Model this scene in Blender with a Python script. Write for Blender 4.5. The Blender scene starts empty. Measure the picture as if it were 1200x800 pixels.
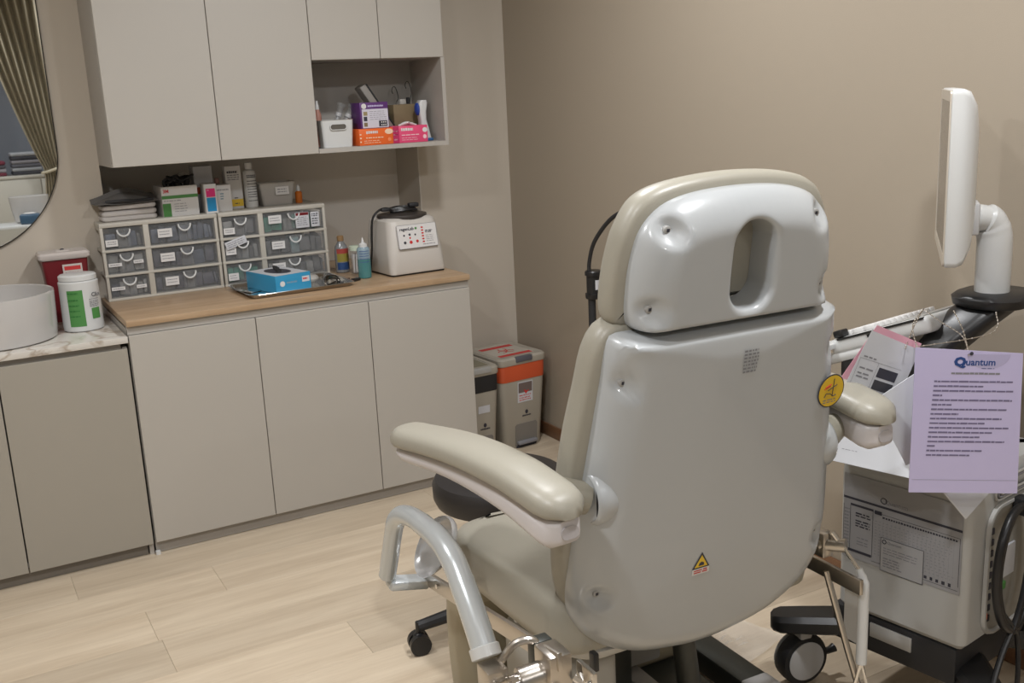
import bpy, bmesh, math, random
from math import sin, cos, pi, radians, sqrt
from mathutils import Vector, Matrix, Euler
random.seed(7)
SC = bpy.context.scene
COL = SC.collection

# ------------------------------------------------------------------ camera, world, exposure
H = 1.6
CAM = Vector((-2.433, 0.0, H))
cd = bpy.data.cameras.new('camera'); cam = bpy.data.objects.new('camera', cd); COL.objects.link(cam)
cd.sensor_width = 36; cd.lens = 36 * 1207.8 / 1200; cd.clip_start = 0.02
cam.matrix_world = Matrix.Translation(CAM) @ Matrix.Rotation(radians(-28.70), 4, 'Z') @ Matrix.Rotation(radians(76.753), 4, 'X') @ Matrix.Rotation(radians(-2.768), 4, 'Z')
SC.camera = cam
w = bpy.data.worlds.new('world'); SC.world = w; w.use_nodes = True
w.node_tree.nodes['Background'].inputs[0].default_value = (0.9, 0.85, 0.78, 1)
w.node_tree.nodes['Background'].inputs[1].default_value = 0.15
SC.view_settings.view_transform = 'Standard'; SC.view_settings.look = 'None'
SC.view_settings.exposure = -0.46; SC.view_settings.gamma = 1; SC.view_settings.use_curve_mapping = False
CEIL = 2.75
DOWNLIGHTS = [(-0.9, 1.05, 36), (-0.95, 2.6, 34), (-2.6, 2.35, 30), (-2.7, 0.9, 34), (-2.4, -1.3, 22), (-0.9, -1.3, 18)]
WARM = (0.955, 0.965, 0.985)

# ------------------------------------------------------------------ materials
MATS = {}
def mat(name, col, rough=0.5, metal=0.0, bump=0.0, bscale=200.0, var=0.0, vscale=4.0, alpha=1.0, coat=0.0, emit=0.0):
    if name in MATS: return MATS[name]
    m = bpy.data.materials.new(name); m.use_nodes = True
    nt = m.node_tree; b = nt.nodes['Principled BSDF']
    b.inputs['Base Color'].default_value = (*col, 1); b.inputs['Roughness'].default_value = rough
    b.inputs['Metallic'].default_value = metal; b.inputs['Alpha'].default_value = alpha
    b.inputs['Coat Weight'].default_value = coat
    if emit: b.inputs['Emission Color'].default_value = (*col, 1); b.inputs['Emission Strength'].default_value = emit
    tc = nt.nodes.new('ShaderNodeTexCoord')
    if var:
        n = nt.nodes.new('ShaderNodeTexNoise'); n.inputs['Scale'].default_value = vscale; n.inputs['Detail'].default_value = 4
        r = nt.nodes.new('ShaderNodeMapRange'); r.inputs['To Min'].default_value = 1 - var; r.inputs['To Max'].default_value = 1 + var
        mx = nt.nodes.new('ShaderNodeVectorMath'); mx.operation = 'SCALE'; mx.inputs[0].default_value = col
        nt.links.new(tc.outputs['Object'], n.inputs['Vector']); nt.links.new(n.outputs['Fac'], r.inputs['Value'])
        nt.links.new(r.outputs['Result'], mx.inputs['Scale']); nt.links.new(mx.outputs[0], b.inputs['Base Color'])
    if bump:
        n2 = nt.nodes.new('ShaderNodeTexNoise'); n2.inputs['Scale'].default_value = bscale; n2.inputs['Detail'].default_value = 2
        bp = nt.nodes.new('ShaderNodeBump'); bp.inputs['Strength'].default_value = bump; bp.inputs['Distance'].default_value = 0.002
        nt.links.new(tc.outputs['Object'], n2.inputs['Vector']); nt.links.new(n2.outputs['Fac'], bp.inputs['Height'])
        nt.links.new(bp.outputs[0], b.inputs['Normal'])
    MATS[name] = m
    return m
def grain_mat(name, c1, c2, rough, along='X', s=(1.2, 14, 14), rnd=0.12, fine=0.25, bump=0.15):
    m = bpy.data.materials.new(name); m.use_nodes = True; nt = m.node_tree; L = nt.links.new
    b = nt.nodes['Principled BSDF']; b.inputs['Roughness'].default_value = rough
    g = nt.nodes.new('ShaderNodeNewGeometry'); oi = nt.nodes.new('ShaderNodeObjectInfo')
    add = nt.nodes.new('ShaderNodeVectorMath'); add.operation = 'ADD'
    sc = nt.nodes.new('ShaderNodeVectorMath'); sc.operation = 'SCALE'; sc.inputs[0].default_value = (37, 53, 11)
    L(oi.outputs['Random'], sc.inputs['Scale']); L(g.outputs['Position'], add.inputs[0]); L(sc.outputs[0], add.inputs[1])
    mp = nt.nodes.new('ShaderNodeMapping'); mp.inputs['Scale'].default_value = s; L(add.outputs[0], mp.inputs['Vector'])
    n1 = nt.nodes.new('ShaderNodeTexNoise'); n1.inputs['Scale'].default_value = 1.0; n1.inputs['Detail'].default_value = 6; n1.inputs['Roughness'].default_value = 0.6; n1.inputs['Distortion'].default_value = 0.6
    L(mp.outputs[0], n1.inputs['Vector'])
    mp2 = nt.nodes.new('ShaderNodeMapping'); mp2.inputs['Scale'].default_value = tuple(v * 6 for v in s); L(add.outputs[0], mp2.inputs['Vector'])
    n2 = nt.nodes.new('ShaderNodeTexNoise'); n2.inputs['Detail'].default_value = 3; n2.inputs['Scale'].default_value = 1.0; L(mp2.outputs[0], n2.inputs['Vector'])
    mixf = nt.nodes.new('ShaderNodeMix'); mixf.data_type = 'FLOAT'; mixf.inputs['Factor'].default_value = fine
    L(n1.outputs['Fac'], mixf.inputs['A']); L(n2.outputs['Fac'], mixf.inputs['B'])
    cr = nt.nodes.new('ShaderNodeValToRGB'); cr.color_ramp.elements[0].position = 0.34; cr.color_ramp.elements[1].position = 0.66
    cr.color_ramp.elements[0].color = (*c1, 1); cr.color_ramp.elements[1].color = (*c2, 1); L(mixf.outputs['Result'], cr.inputs['Fac'])
    mr = nt.nodes.new('ShaderNodeMapRange'); mr.inputs['To Min'].default_value = 1 - rnd; mr.inputs['To Max'].default_value = 1 + rnd * .6; L(oi.outputs['Random'], mr.inputs['Value'])
    ml = nt.nodes.new('ShaderNodeVectorMath'); ml.operation = 'SCALE'; L(cr.outputs['Color'], ml.inputs[0]); L(mr.outputs['Result'], ml.inputs['Scale'])
    L(ml.outputs[0], b.inputs['Base Color'])
    bp = nt.nodes.new('ShaderNodeBump'); bp.inputs['Strength'].default_value = bump; bp.inputs['Distance'].default_value = 0.001
    L(mixf.outputs['Result'], bp.inputs['Height']); L(bp.outputs[0], b.inputs['Normal'])
    MATS[name] = m; return m
def marble_mat():
    m = bpy.data.materials.new('marble'); m.use_nodes = True; nt = m.node_tree; L = nt.links.new
    b = nt.nodes['Principled BSDF']; b.inputs['Roughness'].default_value = 0.18
    tc = nt.nodes.new('ShaderNodeTexCoord'); n = nt.nodes.new('ShaderNodeTexNoise')
    n.inputs['Scale'].default_value = 5; n.inputs['Detail'].default_value = 8; n.inputs['Distortion'].default_value = 1.5
    cr = nt.nodes.new('ShaderNodeValToRGB'); e = cr.color_ramp.elements
    e[0].position = 0.44; e[0].color = (.62, .59, .54, 1); e[1].position = 0.56; e[1].color = (.60, .57, .52, 1)
    k = e.new(0.5); k.color = (.40, .34, .28, 1)
    L(tc.outputs['Object'], n.inputs['Vector']); L(n.outputs['Fac'], cr.inputs['Fac']); L(cr.outputs['Color'], b.inputs['Base Color'])
    MATS['marble'] = m; return m
M_wallA = mat('wall_paint', (.52, .465, .39), .75, bump=.15, bscale=300)
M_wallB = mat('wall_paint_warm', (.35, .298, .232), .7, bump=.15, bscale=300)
M_niche = mat('niche_paint', (.80, .76, .70), .8)
M_ceil = mat('ceiling_paint', (.75, .72, .67), .9)
M_floor = grain_mat('oak_floor', (.52, .42, .305), (.67, .57, .435), .36)
M_wood = grain_mat('counter_oak', (.34, .225, .13), (.48, .34, .215), .35, s=(2.0, 26, 26), rnd=.02)
M_base = mat('brown_baseboard', (.20, .10, .05), .4)
M_door = mat('cabinet_laminate', (.435, .41, .37), .4)
M_sinkdoor = mat('sink_cabinet_laminate', (.335, .31, .265), .42)
M_carc = mat('cabinet_carcass', (.42, .395, .36), .5)
M_dark = mat('shadow_gap_dark', (.03, .028, .025), .7)
M_toe = mat('toe_kick', (.33, .305, .275), .4)
M_marble = marble_mat()
M_white = mat('white_plastic', (.62, .63, .625), .3, coat=.2)
M_plate = mat('chair_shell_white', (.435, .455, .465), .28, coat=.5)
M_leather = mat('beige_leather', (.34, .32, .265), .38, bump=.12, bscale=500)
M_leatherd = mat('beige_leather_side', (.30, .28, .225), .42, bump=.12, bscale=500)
M_armw = mat('lilac_white_plastic', (.60, .575, .58), .35)
M_grey = mat('grey_plastic', (.38, .375, .36), .4)
M_lgrey = mat('light_grey_plastic', (.50, .50, .50), .4)
M_black = mat('black_plastic', (.012, .012, .013), .35)
M_blackm = mat('black_matte', (.018, .018, .02), .6)
M_rubber = mat('black_rubber', (.015, .015, .016), .7)
M_darkmetal = mat('dark_base_steel', (.045, .048, .042), .4, .3)
M_steel = mat('brushed_steel', (.62, .58, .53), .28, 1.0, bump=.05, bscale=80)
M_chrome = mat('chrome', (.8, .79, .77), .1, 1.0)
M_silver = mat('silver_paint', (.60, .64, .66), .27, .35, coat=.4)
M_paper = mat('paper', (.66, .65, .64), .6)
M_paperg = mat('grey_paper', (.56, .57, .60), .5)
M_purple = mat('lavender_paper', (.54, .50, .74), .3, coat=.5)
M_pink = mat('pink_paper', (.72, .38, .45), .5)
M_ink = mat('ink', (.035, .035, .05), .6)
M_inkl = mat('ink_light', (.22, .22, .24), .6)
M_navy = mat('navy_ink', (.02, .06, .22), .5)
M_red = mat('red_print', (.55, .03, .03), .5)
M_darkred = mat('dark_red_plastic', (.16, .012, .018), .35)
M_orange = mat('orange_print', (.78, .14, .025), .4)
M_redorange = mat('red_orange_plastic', (.62, .10, .035), .4)
M_magenta = mat('magenta_print', (.72, .07, .18), .4)
M_magentad = mat('dark_magenta_print', (.45, .02, .10), .4)
M_violet = mat('purple_print', (.10, .03, .16), .4)
M_green = mat('green_print', (.07, .24, .06), .45)
M_blue = mat('blue_print', (.03, .27, .48), .4)
M_cyan = mat('cyan_print', (.01, .25, .52), .45)
M_yellow = mat('yellow_print', (.75, .50, .03), .45)
M_brown = mat('kraft_card', (.20, .15, .08), .7)
M_cloth = mat('white_cloth', (.58, .55, .53), .9, bump=.6, bscale=90)
M_greycloth = mat('grey_cloth', (.13, .125, .12), .85, bump=.4, bscale=120)
M_clear = mat('clear_plastic', (.42, .43, .44), .12, alpha=.13)
M_frost = mat('frosted_plastic', (.62, .60, .56), .3, alpha=.5)
M_frame = mat('drawer_unit_ivory', (.48, .455, .40), .4, var=.04, vscale=10)
M_teal = mat('teal_liquid', (.08, .27, .28), .15, alpha=.7)
M_bluecl = mat('pale_blue_plastic', (.30, .42, .50), .2, alpha=.7)
M_amber = mat('amber_plastic', (.60, .16, .02), .25)
M_porc = mat('porcelain', (.50, .485, .47), .12, coat=.5)
M_mirror = mat('mirror_glass', (.72, .74, .74), .015, 1.0)
M_screen = mat('screen_glass', (.03, .03, .03), .12)
M_bezel = mat('bezel_beige', (.50, .45, .38), .3)
M_binbody = mat('bin_beige', (.38, .35, .295), .4)
M_curtain = mat('curtain_fabric', (.42, .37, .27), .85, bump=.3, bscale=200)
M_backwall = mat('cool_grey_wall', (.22, .24, .28), .8)
M_sharp = mat('off_white_lid', (.55, .50, .47), .4)
M_lamp = mat('lamp_diffuser', (1.0, .93, .84), .4, emit=14)

# ------------------------------------------------------------------ mesh helpers
class B:
    """collects shapes, then builds ONE mesh object"""
    def __init__(s): s.bm = bmesh.new()
    def box(s, x0, x1, y0, y1, z0, z1, bev=0.0, seg=2, mtx=None):
        t = bmesh.new(); bmesh.ops.create_cube(t, size=1)
        for v in t.verts: v.co = Vector(((x0 + x1) / 2 + v.co.x * (x1 - x0), (y0 + y1) / 2 + v.co.y * (y1 - y0), (z0 + z1) / 2 + v.co.z * (z1 - z0)))
        if bev: bmesh.ops.bevel(t, geom=list(t.edges), offset=bev, segments=seg, affect='EDGES', profile=0.5, clamp_overlap=True)
        s.merge(t, mtx); return s
    def merge(s, t, mtx=None):
        if mtx is not None: bmesh.ops.transform(t, matrix=mtx, verts=t.verts)
        me = bpy.data.meshes.new('t'); t.to_mesh(me); t.free(); s.bm.from_mesh(me); bpy.data.meshes.remove(me)
    def loft(s, rings, cap0=True, cap1=True, closed=True, loop=False):
        vs = [[s.bm.verts.new(p) for p in r] for r in rings]; n = len(vs[0])
        R = len(vs)
        for i in range(R if loop else R - 1):
            a, b = vs[i], vs[(i + 1) % R]
            for j in range(n if closed else n - 1):
                k = (j + 1) % n
                try: s.bm.faces.new((a[j], a[k], b[k], b[j]))
                except ValueError: pass
        if cap0 and closed: s.bm.faces.new(list(reversed(vs[0])))
        if cap1 and closed: s.bm.faces.new(vs[-1])
        return s
    def lathe(s, prof, c=(0, 0, 0), n=32, sx=1, sy=1, mtx=None, caps=True):
        rings = [[Vector((c[0] + r * sx * cos(2 * pi * k / n), c[1] + r * sy * sin(2 * pi * k / n), c[2] + z)) for k in range(n)] for r, z in prof]
        if mtx is not None: rings = [[mtx @ p for p in r] for r in rings]
        return s.loft(rings, caps, caps)
    def tube(s, pts, r, n=12, smooth=0, closed=False, flat=1.0, caps=True):
        P = [Vector(p) for p in pts]
        if smooth: P = catmull(P, smooth, closed)
        rr = r if isinstance(r, (list, tuple)) else [r] * len(P)
        if len(rr) != len(P): rr = [rr[min(len(rr) - 1, int(i / max(1, len(P) - 1) * (len(rr) - 1) + .5))] for i in range(len(P))]
        rings = []; up = None; m = len(P)
        for i, p in enumerate(P):
            if closed: d = P[(i + 1) % m] - P[i - 1]
            else: d = P[min(i + 1, m - 1)] - P[max(i - 1, 0)]
            d.normalize()
            if up is None: up = Vector((0, 0, 1)) if abs(d.z) < .9 else Vector((1, 0, 0))
            x = d.cross(up); x.normalize(); up = x.cross(d); up.normalize()
            rings.append([p + x * rr[i] * cos(2 * pi * k / n) + up * rr[i] * flat * sin(2 * pi * k / n) for k in range(n)])
        return s.loft(rings, caps and not closed, caps and not closed, True, closed)
    def cyl(s, a, b, r, n=20, r2=None):
        return s.tube([a, b], [r, r if r2 is None else r2], n)
    def quad(s, *p):
        s.bm.faces.new([s.bm.verts.new(Vector(q)) for q in p]); return s
    def prism(s, poly, h0, h1, mtx=None):
        m = mtx or Matrix()
        return s.loft([[m @ Vector((x, y, h0)) for x, y in poly], [m @ Vector((x, y, h1)) for x, y in poly]])
    def ell(s, c, r, n=20, m=12):
        rings = []
        for i in range(1, m):
            t = pi * i / m
            rings.append([Vector((c[0] + r[0] * sin(t) * cos(2 * pi * k / n), c[1] + r[1] * sin(t) * sin(2 * pi * k / n), c[2] - r[2] * cos(t))) for k in range(n)])
        return s.loft(rings)
    def build(s, name, m, parent=None, smooth=True, ang=35, mtx=None):
        bmesh.ops.recalc_face_normals(s.bm, faces=s.bm.faces)
        me = bpy.data.meshes.new(name)
        if mtx is not None: bmesh.ops.transform(s.bm, matrix=mtx, verts=s.bm.verts)
        s.bm.to_mesh(me); s.bm.free()
        if smooth:
            me.shade_smooth(); me.set_sharp_from_angle(angle=radians(ang))
        me.materials.append(m)
        o = bpy.data.objects.new(name, me); COL.objects.link(o); o.parent = parent
        return o
def catmull(P, k, closed=False):
    out = []; n = len(P)
    for i in range(n if closed else n - 1):
        if closed: a, b, c, d = P[i - 1], P[i], P[(i + 1) % n], P[(i + 2) % n]
        else: a, b, c, d = P[max(i - 1, 0)], P[i], P[i + 1], P[min(i + 2, n - 1)]
        for j in range(k):
            t = j / k
            out.append(.5 * ((2 * b) + (c - a) * t + (2 * a - 5 * b + 4 * c - d) * t * t + (3 * b - a - 3 * c + d) * t ** 3))
    if not closed: out.append(P[-1].copy())
    return out
def thing(name, label, cat, loc=(0, 0, 0), rz=0.0, group=None, rot=None):
    o = bpy.data.objects.new(name, None); COL.objects.link(o); o.empty_display_size = .05
    o.location = loc; o.rotation_euler = rot if rot else (0, 0, rz)
    o['label'] = label; o['category'] = cat
    if group: o['group'] = group
    return o
def tag(o, label, cat, group=None):
    o['label'] = label; o['category'] = cat
    if group: o['group'] = group
    return o
def struct(o): o['kind'] = 'structure'; return o
def lab(o, l): o['label'] = l; return o
def rrect(hx, hy, r, n=6, cx=0, cy=0):
    out = []
    for q, (sx, sy) in enumerate(((1, 1), (-1, 1), (-1, -1), (1, -1))):
        for k in range(n + 1):
            a = q * pi / 2 + k * pi / 2 / n
            out.append((cx + sx * (hx - r) + r * cos(a), cy + sy * (hy - r) + r * sin(a)))
    return out
def inset(poly, d):
    n = len(poly); out = []
    for i in range(n):
        a, b = Vector(poly[i - 1]), Vector(poly[(i + 1) % n]); t = b - a
        if t.length < 1e-9: out.append(tuple(poly[i])); continue
        t.normalize(); nrm = Vector((-t.y, t.x))
        out.append((poly[i][0] + nrm.x * d, poly[i][1] + nrm.y * d))
    return out
def star(poly, c, n=160, ph=0.0):
    """resample polygon by angle around c"""
    m = len(poly); out = []
    for k in range(n):
        a = 2 * pi * k / n + ph; d = Vector((cos(a), sin(a))); best = None
        for i in range(m):
            p, q = Vector(poly[i]) - Vector(c), Vector(poly[(i + 1) % m]) - Vector(c)
            e = q - p; den = d.x * e.y - d.y * e.x
            if abs(den) < 1e-12: continue
            t = (p.x * e.y - p.y * e.x) / den; u = (p.x * d.y - p.y * d.x) / den
            if t > 0 and -1e-6 <= u <= 1 + 1e-6 and (best is None or t > best): best = t
        out.append((c[0] + d.x * best, c[1] + d.y * best))
    return out
def smooth_poly(pts, k=6): return [(p.x, p.y) for p in catmull([Vector((x, y, 0)) for x, y in pts], k, True)]
def plane(o, x, y):
    """frame: origin o, x dir, y dir (in-plane), z out"""
    x = Vector(x).normalized(); z = x.cross(Vector(y)).normalized(); y = z.cross(x)
    m = Matrix((x, y, z)).transposed().to_4x4(); m.translation = Vector(o); return m
FONT = {}
def text(s, size, m, parent, mtx, name='lettering', align='LEFT', th=.0002, sx=1.0, bold=0.0):
    c = bpy.data.curves.new('txt', 'FONT'); c.body = s; c.size = size; c.align_x = align; c.align_y = 'CENTER'; c.extrude = th; c.offset = bold; c.resolution_u = 2
    o = bpy.data.objects.new('txt', c); COL.objects.link(o)
    dg = bpy.context.evaluated_depsgraph_get(); me = bpy.data.meshes.new_from_object(o.evaluated_get(dg))
    bpy.data.objects.remove(o); bpy.data.curves.remove(c)
    me.transform(mtx @ Matrix.Diagonal((sx, 1, 1, 1))); me.materials.clear(); me.materials.append(m)
    ob = bpy.data.objects.new(name, me); COL.objects.link(ob); ob.parent = parent; return ob
def patch(b, mtx, x0, x1, y0, y1, z=.0003):
    b.quad(*[mtx @ Vector(p) for p in ((x0, y0, z), (x1, y0, z), (x1, y1, z), (x0, y1, z))])
def dashes(mtx, x0, x1, ys, h, m, parent, name='print', z=.0004, word=(.006, .02), gap=.003, ends=None):
    """rows of small printed word-like marks too fine to read"""
    b = B()
    for i, y in enumerate(ys):
        x = x0; xe = x0 + (x1 - x0) * (ends[i] if ends else random.uniform(.85, 1))
        while x < xe - .001:
            wd = min(random.uniform(*word), xe - x)
            patch(b, mtx, x, x + wd, y - h / 2 * random.uniform(.8, 1), y + h / 2 * random.uniform(.8, 1.1), z); x += wd + gap
    o = b.build(name, m, parent, smooth=False); o['kind'] = 'stuff'; return o
def P(name, m, parent, *a, **k):
    """one box part"""
    ang = k.pop('ang', 35); return B().box(*a, **k).build(name, m, parent, ang=ang)

# ------------------------------------------------------------------ room shell
XL, YB, YN, YA, XN = -4.3, -2.7, 4.65, 4.386, -0.47
CBX0, CBX1 = -1.905, -0.539         # base cabinet run
UX0, UX1 = -1.846, -0.478           # wall cabinet run
fl = struct(B().box(XL, 0, YB, YN, -.08, -.006).build('floor', M_dark, smooth=False))
W = .225; y = 3.585 + W * 4; row = 0; nn = 0
starts = {}
while y > YB:
    y0 = max(y - W, YB); y1 = min(y, YN - .0)
    if row == 4: off = -1.758
    elif row == 5: off = -2.03
    else: off = -2.4 + (row * 0.53) % 1.4
    x = off
    while x > XL: x -= 1.4
    while x < 0:
        xa, xb = max(x, XL), min(x + 1.4, 0)
        if xb - xa > .02:
            z = random.uniform(-.0003, 0)
            P('plank', M_floor, fl, xa + .0003, xb - .0003, y0 + .0003, y1 - .0003, -.006, z, bev=.0004, seg=1)
        x += 1.4
    y -= W; row += 1
wb = struct(B().box(0, .12, YB - .1, YN + .1, -.08, CEIL).build('wall_right', M_wallB, smooth=False))
struct(B().box(0 - .012, 0, YB, YA, 0, .062, bev=.003).build('baseboard_right', M_base))
# wall behind the cabinets: solid face at YA with a niche between counter and wall cabinets
wa = B()
wa.box(XL, UX0, YA, YN + .12, -.08, CEIL).box(XN, 0, YA, YN + .12, -.08, CEIL).box(UX0, XN, YA, YN + .12, 1.43, CEIL).box(UX0, XN, YA, YN + .12, -.08, .85)
struct(wa.build('wall_back', M_wallA, smooth=False))
struct(B().box(UX0, XN, YN - .01, YN + .1, .85, 1.43).build('trim_1', M_niche, smooth=False))
struct(B().box(XN - .006, XN + .0005, YA + .001, YN, .85, 1.43).build('trim_2', mat('jamb_shade_tone', (.60, .56, .50), .8), smooth=False))  # jamb coloured apart from the niche back to even out their shade
struct(B().box(XN, -.012, YA - .012, YA, 0, .062, bev=.003).build('baseboard_back', M_base))
struct(B().box(XL - .1, XL, YB - .1, YN + .1, -.08, CEIL).build('wall_left', M_wallA, smooth=False))
struct(B().box(XL, 0, YB - .1, YB, -.08, CEIL).build('wall_front', M_backwall, smooth=False))
struct(B().box(XL, 0, YB, YN, CEIL, CEIL + .08).build('ceiling', M_ceil, smooth=False))
for i, (x, y, p) in enumerate(DOWNLIGHTS):
    t = thing('downlight', 'round ceiling downlight over the room, outside the picture', 'light', (x, y, CEIL), group='recessed ceiling downlights')
    B().lathe([(.085, 0), (.105, 0), (.105, -.006), (.09, -.012), (.085, -.006)], n=32, caps=False).build('trim_ring', M_white, t)
    B().lathe([(.085, -.001), (.084, -.004)], n=32).build('diffuser', M_lamp, t)
    ld = bpy.data.lights.new('downlight_lamp', 'AREA'); ld.shape = 'DISK'; ld.size = .17; ld.energy = p; ld.color = WARM
    lo = bpy.data.objects.new('lamp', ld); COL.objects.link(lo); lo.parent = t; lo.location = (0, 0, -.016)

# ------------------------------------------------------------------ base cabinet (three doors) and oak worktop
YF = 3.805
t = thing('base_cabinet', 'white three-door floor cabinet under the wooden worktop', 'cabinet', (CBX0, YF, 0))
L = CBX1 - CBX0
b = B(); b.box(0, .018, .018, YA - YF - .002, .05, .862).box(L - .018, L, .018, YA - YF - .002, .05, .862).box(.018, L - .018, .02, YA - YF - .002, .05, .068).box(.018, L - .018, YA - YF - .02, YA - YF - .002, .068, .862).box(.018, L - .018, .03, .05, .80, .862)
b.build('body', M_carc, t, smooth=False)
P('top_rail', M_carc, t, 0, L, .012, .03, .843, .873)
P('toe_kick', M_toe, t, .0, L, .022, .04, .002, .05)
P('floor_trim', M_white, t, -.004, .012, .0, .02, .0, .012)
seams = [0, .459, .914, L]
for i in range(3):
    P('door', M_door, t, seams[i] + .0015, seams[i + 1] - .0015, 0, .018, .049, .841, bev=.0012, seg=1)
t = tag(B().box(CBX0 - .002, CBX1 + .002, YF - .004, YA - .001, .874, .897, bev=.0015).build('worktop', M_wood), 'oak wood worktop holding the plastic drawer units and centrifuge', 'worktop')
b = B().box(UX0, XN - .007, YA - .001, YN - .011, .874, .897).build('worktop_extension', M_wood, t)
# ------------------------------------------------------------------ sink cabinet and marble top
t = thing('sink_cabinet', 'grey handleless vanity cabinet under the marble counter', 'cabinet', (-3.3, YF, 0))
SL = -1.912 + 3.3
b = B(); b.box(0, .018, .02, YA - YF - .002, .06, .80).box(SL - .016, SL, .02, YA - YF - .002, .0, .80).box(.018, SL - .016, .02, YA - YF - .002, .06, .078).box(.018, SL - .016, YA - YF - .02, YA - YF - .002, .078, .80)
b.build('body', M_carc, t, smooth=False)
P('finger_channel', M_toe, t, 0, SL - .02, .022, .04, .775, .818)
P('toe_kick', mat('toe_dark', (.20, .18, .155), .5), t, 0, SL - .02, .03, .045, .0, .06)
for x0, x1 in ((0, .485), (.488, .9605), (.9635, SL)):
    P('door', M_sinkdoor, t, x0, x1 - .0015, .0, .018, .047, .797, bev=.0012, seg=1)
tag(B().box(-3.3, CBX0 - .003, YF - .006, YA - .001, .818, .841, bev=.002).build('marble_top', M_marble), 'white veined marble counter carrying the round basin', 'countertop')

# ------------------------------------------------------------------ wall cabinets
YU = 4.046; ZU = 1.421; UTOP = 2.55; ZM = 1.783
t = thing('wall_cabinet', 'white wall cabinet with tall doors and an open corner shelf', 'cabinet', (UX0, YU, ZU))
D = YA - YU - .001; s1 = .398; s2 = .79; s3 = 1.083; LU = UX1 - UX0
b = B()
b.box(0, .018, .018, D, 0, UTOP - ZU).box(s2 - .018, s2, .018, D, 0, UTOP - ZU).box(LU - .016, LU, .0, D, 0, ZM - ZU).box(LU - .016, LU, .018, D, ZM - ZU, UTOP - ZU)
b.box(.018, s2 - .018, .018, D, 0, .018).box(s2 - .0, LU - .016, .0, D, 0, .018).box(s2, LU - .016, .018, D, ZM - ZU, ZM - ZU + .018).box(0, LU, .018, D, UTOP - ZU - .018, UTOP - ZU).box(s2, LU - .016, D - .02, D, .018, ZM - ZU).box(.018, s2 - .018, D - .02, D, .018, UTOP - ZU - .018)
b.build('body', M_carc, t, smooth=False)
for x0, x1, z0 in ((0, s1, 0), (s1, s2, 0), (s2, s3, ZM - ZU), (s3, LU, ZM - ZU)):
    P('door', M_door, t, x0 + .0014, x1 - .0014, 0, .018, z0 + .0005, UTOP - ZU, bev=.0012, seg=1)

# ------------------------------------------------------------------ wall mirror (pill shaped)
R = .384; cx, z0, z1 = -2.374, 1.5, 2.25
pill = [(R * cos(a), z1 + R * sin(a)) for a in [pi * k / 40 for k in range(41)]] + [(R * cos(a), z0 + R * sin(a)) for a in [pi + pi * k / 40 for k in range(41)]]
t = thing('mirror', 'round-ended frameless wall mirror above the basin', 'mirror', (cx, YA, 0))
fm = plane((0, -.004, 0), (1, 0, 0), (0, 0, 1))
B().prism(inset(pill, .003), 0, .006, fm).build('glass', M_mirror, t, ang=20)
rim = B(); rings = []
for dx, h in ((0, -.003), (0, .010), (.003, .010), (.003, .003)):
    rings.append([fm @ Vector((x, y, h)) for x, y in inset(pill, dx)])
rim.loft(rings, False, False, loop=True).build('rim', mat('dark_rim', (.03, .028, .022), .3, .5), t)

# ------------------------------------------------------------------ basin
bx, by = -2.318, 4.055
Rb = .212
t = thing('basin', 'round white ceramic vessel basin on the marble counter', 'basin', (bx, by, .841))
B().lathe([(Rb - .014, 0), (Rb - .004, .006), (Rb, .06), (Rb + .004, .165), (Rb + .003, .170), (Rb - .001, .171), (Rb - .005, .168), (Rb - .009, .12), (Rb - .03, .045), (.08, .022), (.02, .018)], n=96).build('bowl', M_porc, t)
B().lathe([(.022, .02), (.022, .024), (.004, .025)], n=24).build('drain', M_chrome, t)

# ------------------------------------------------------------------ sharps container and wipes tub
t = thing('sharps_container', 'dark red sharps container with white lid, against the wall behind the wipes tub', 'container', (-2.033, 4.25, .841), 0)
rings = []
for z, hx, hy in ((0, .062, .036), (.01, .066, .04), (.245, .082, .056)):
    rings.append([Vector((x, y + .055, z)) for x, y in rrect(hx, hy, .012, 4)])
B().loft(rings).build('body', M_darkred, t)
rings = []
for z, hx, hy in ((.243, .088, .062), (.249, .092, .066), (.262, .092, .066), (.270, .086, .06)):
    rings.append([Vector((x, y + .055, z)) for x, y in rrect(hx, hy, .014, 4)])
b = B().loft(rings); b.lathe([(.03, .270), (.026, .274), (.02, .2745)], c=(0, .055, 0), n=24); b.build('lid', M_sharp, t)
B().ell((0, .055, .275), (.008, .008, .004), 12, 6).build('lid_vent', M_ink, t)
f = plane((-.012, -.0032, .155), (1, 0, 0), (0, .07, 1))
c = B(); patch(c, f, 0, .07, 0, .07, 0.001); c = c.build('warning_label', M_sharp, t, smooth=False)
b = B(); patch(b, f, .006, .064, .045, .060, .0016); b.build('warning_band', M_red, c, smooth=False)
dashes(f, .008, .062, [.036, .028, .020, .012], .003, M_inkl, c, z=.0016)

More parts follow.
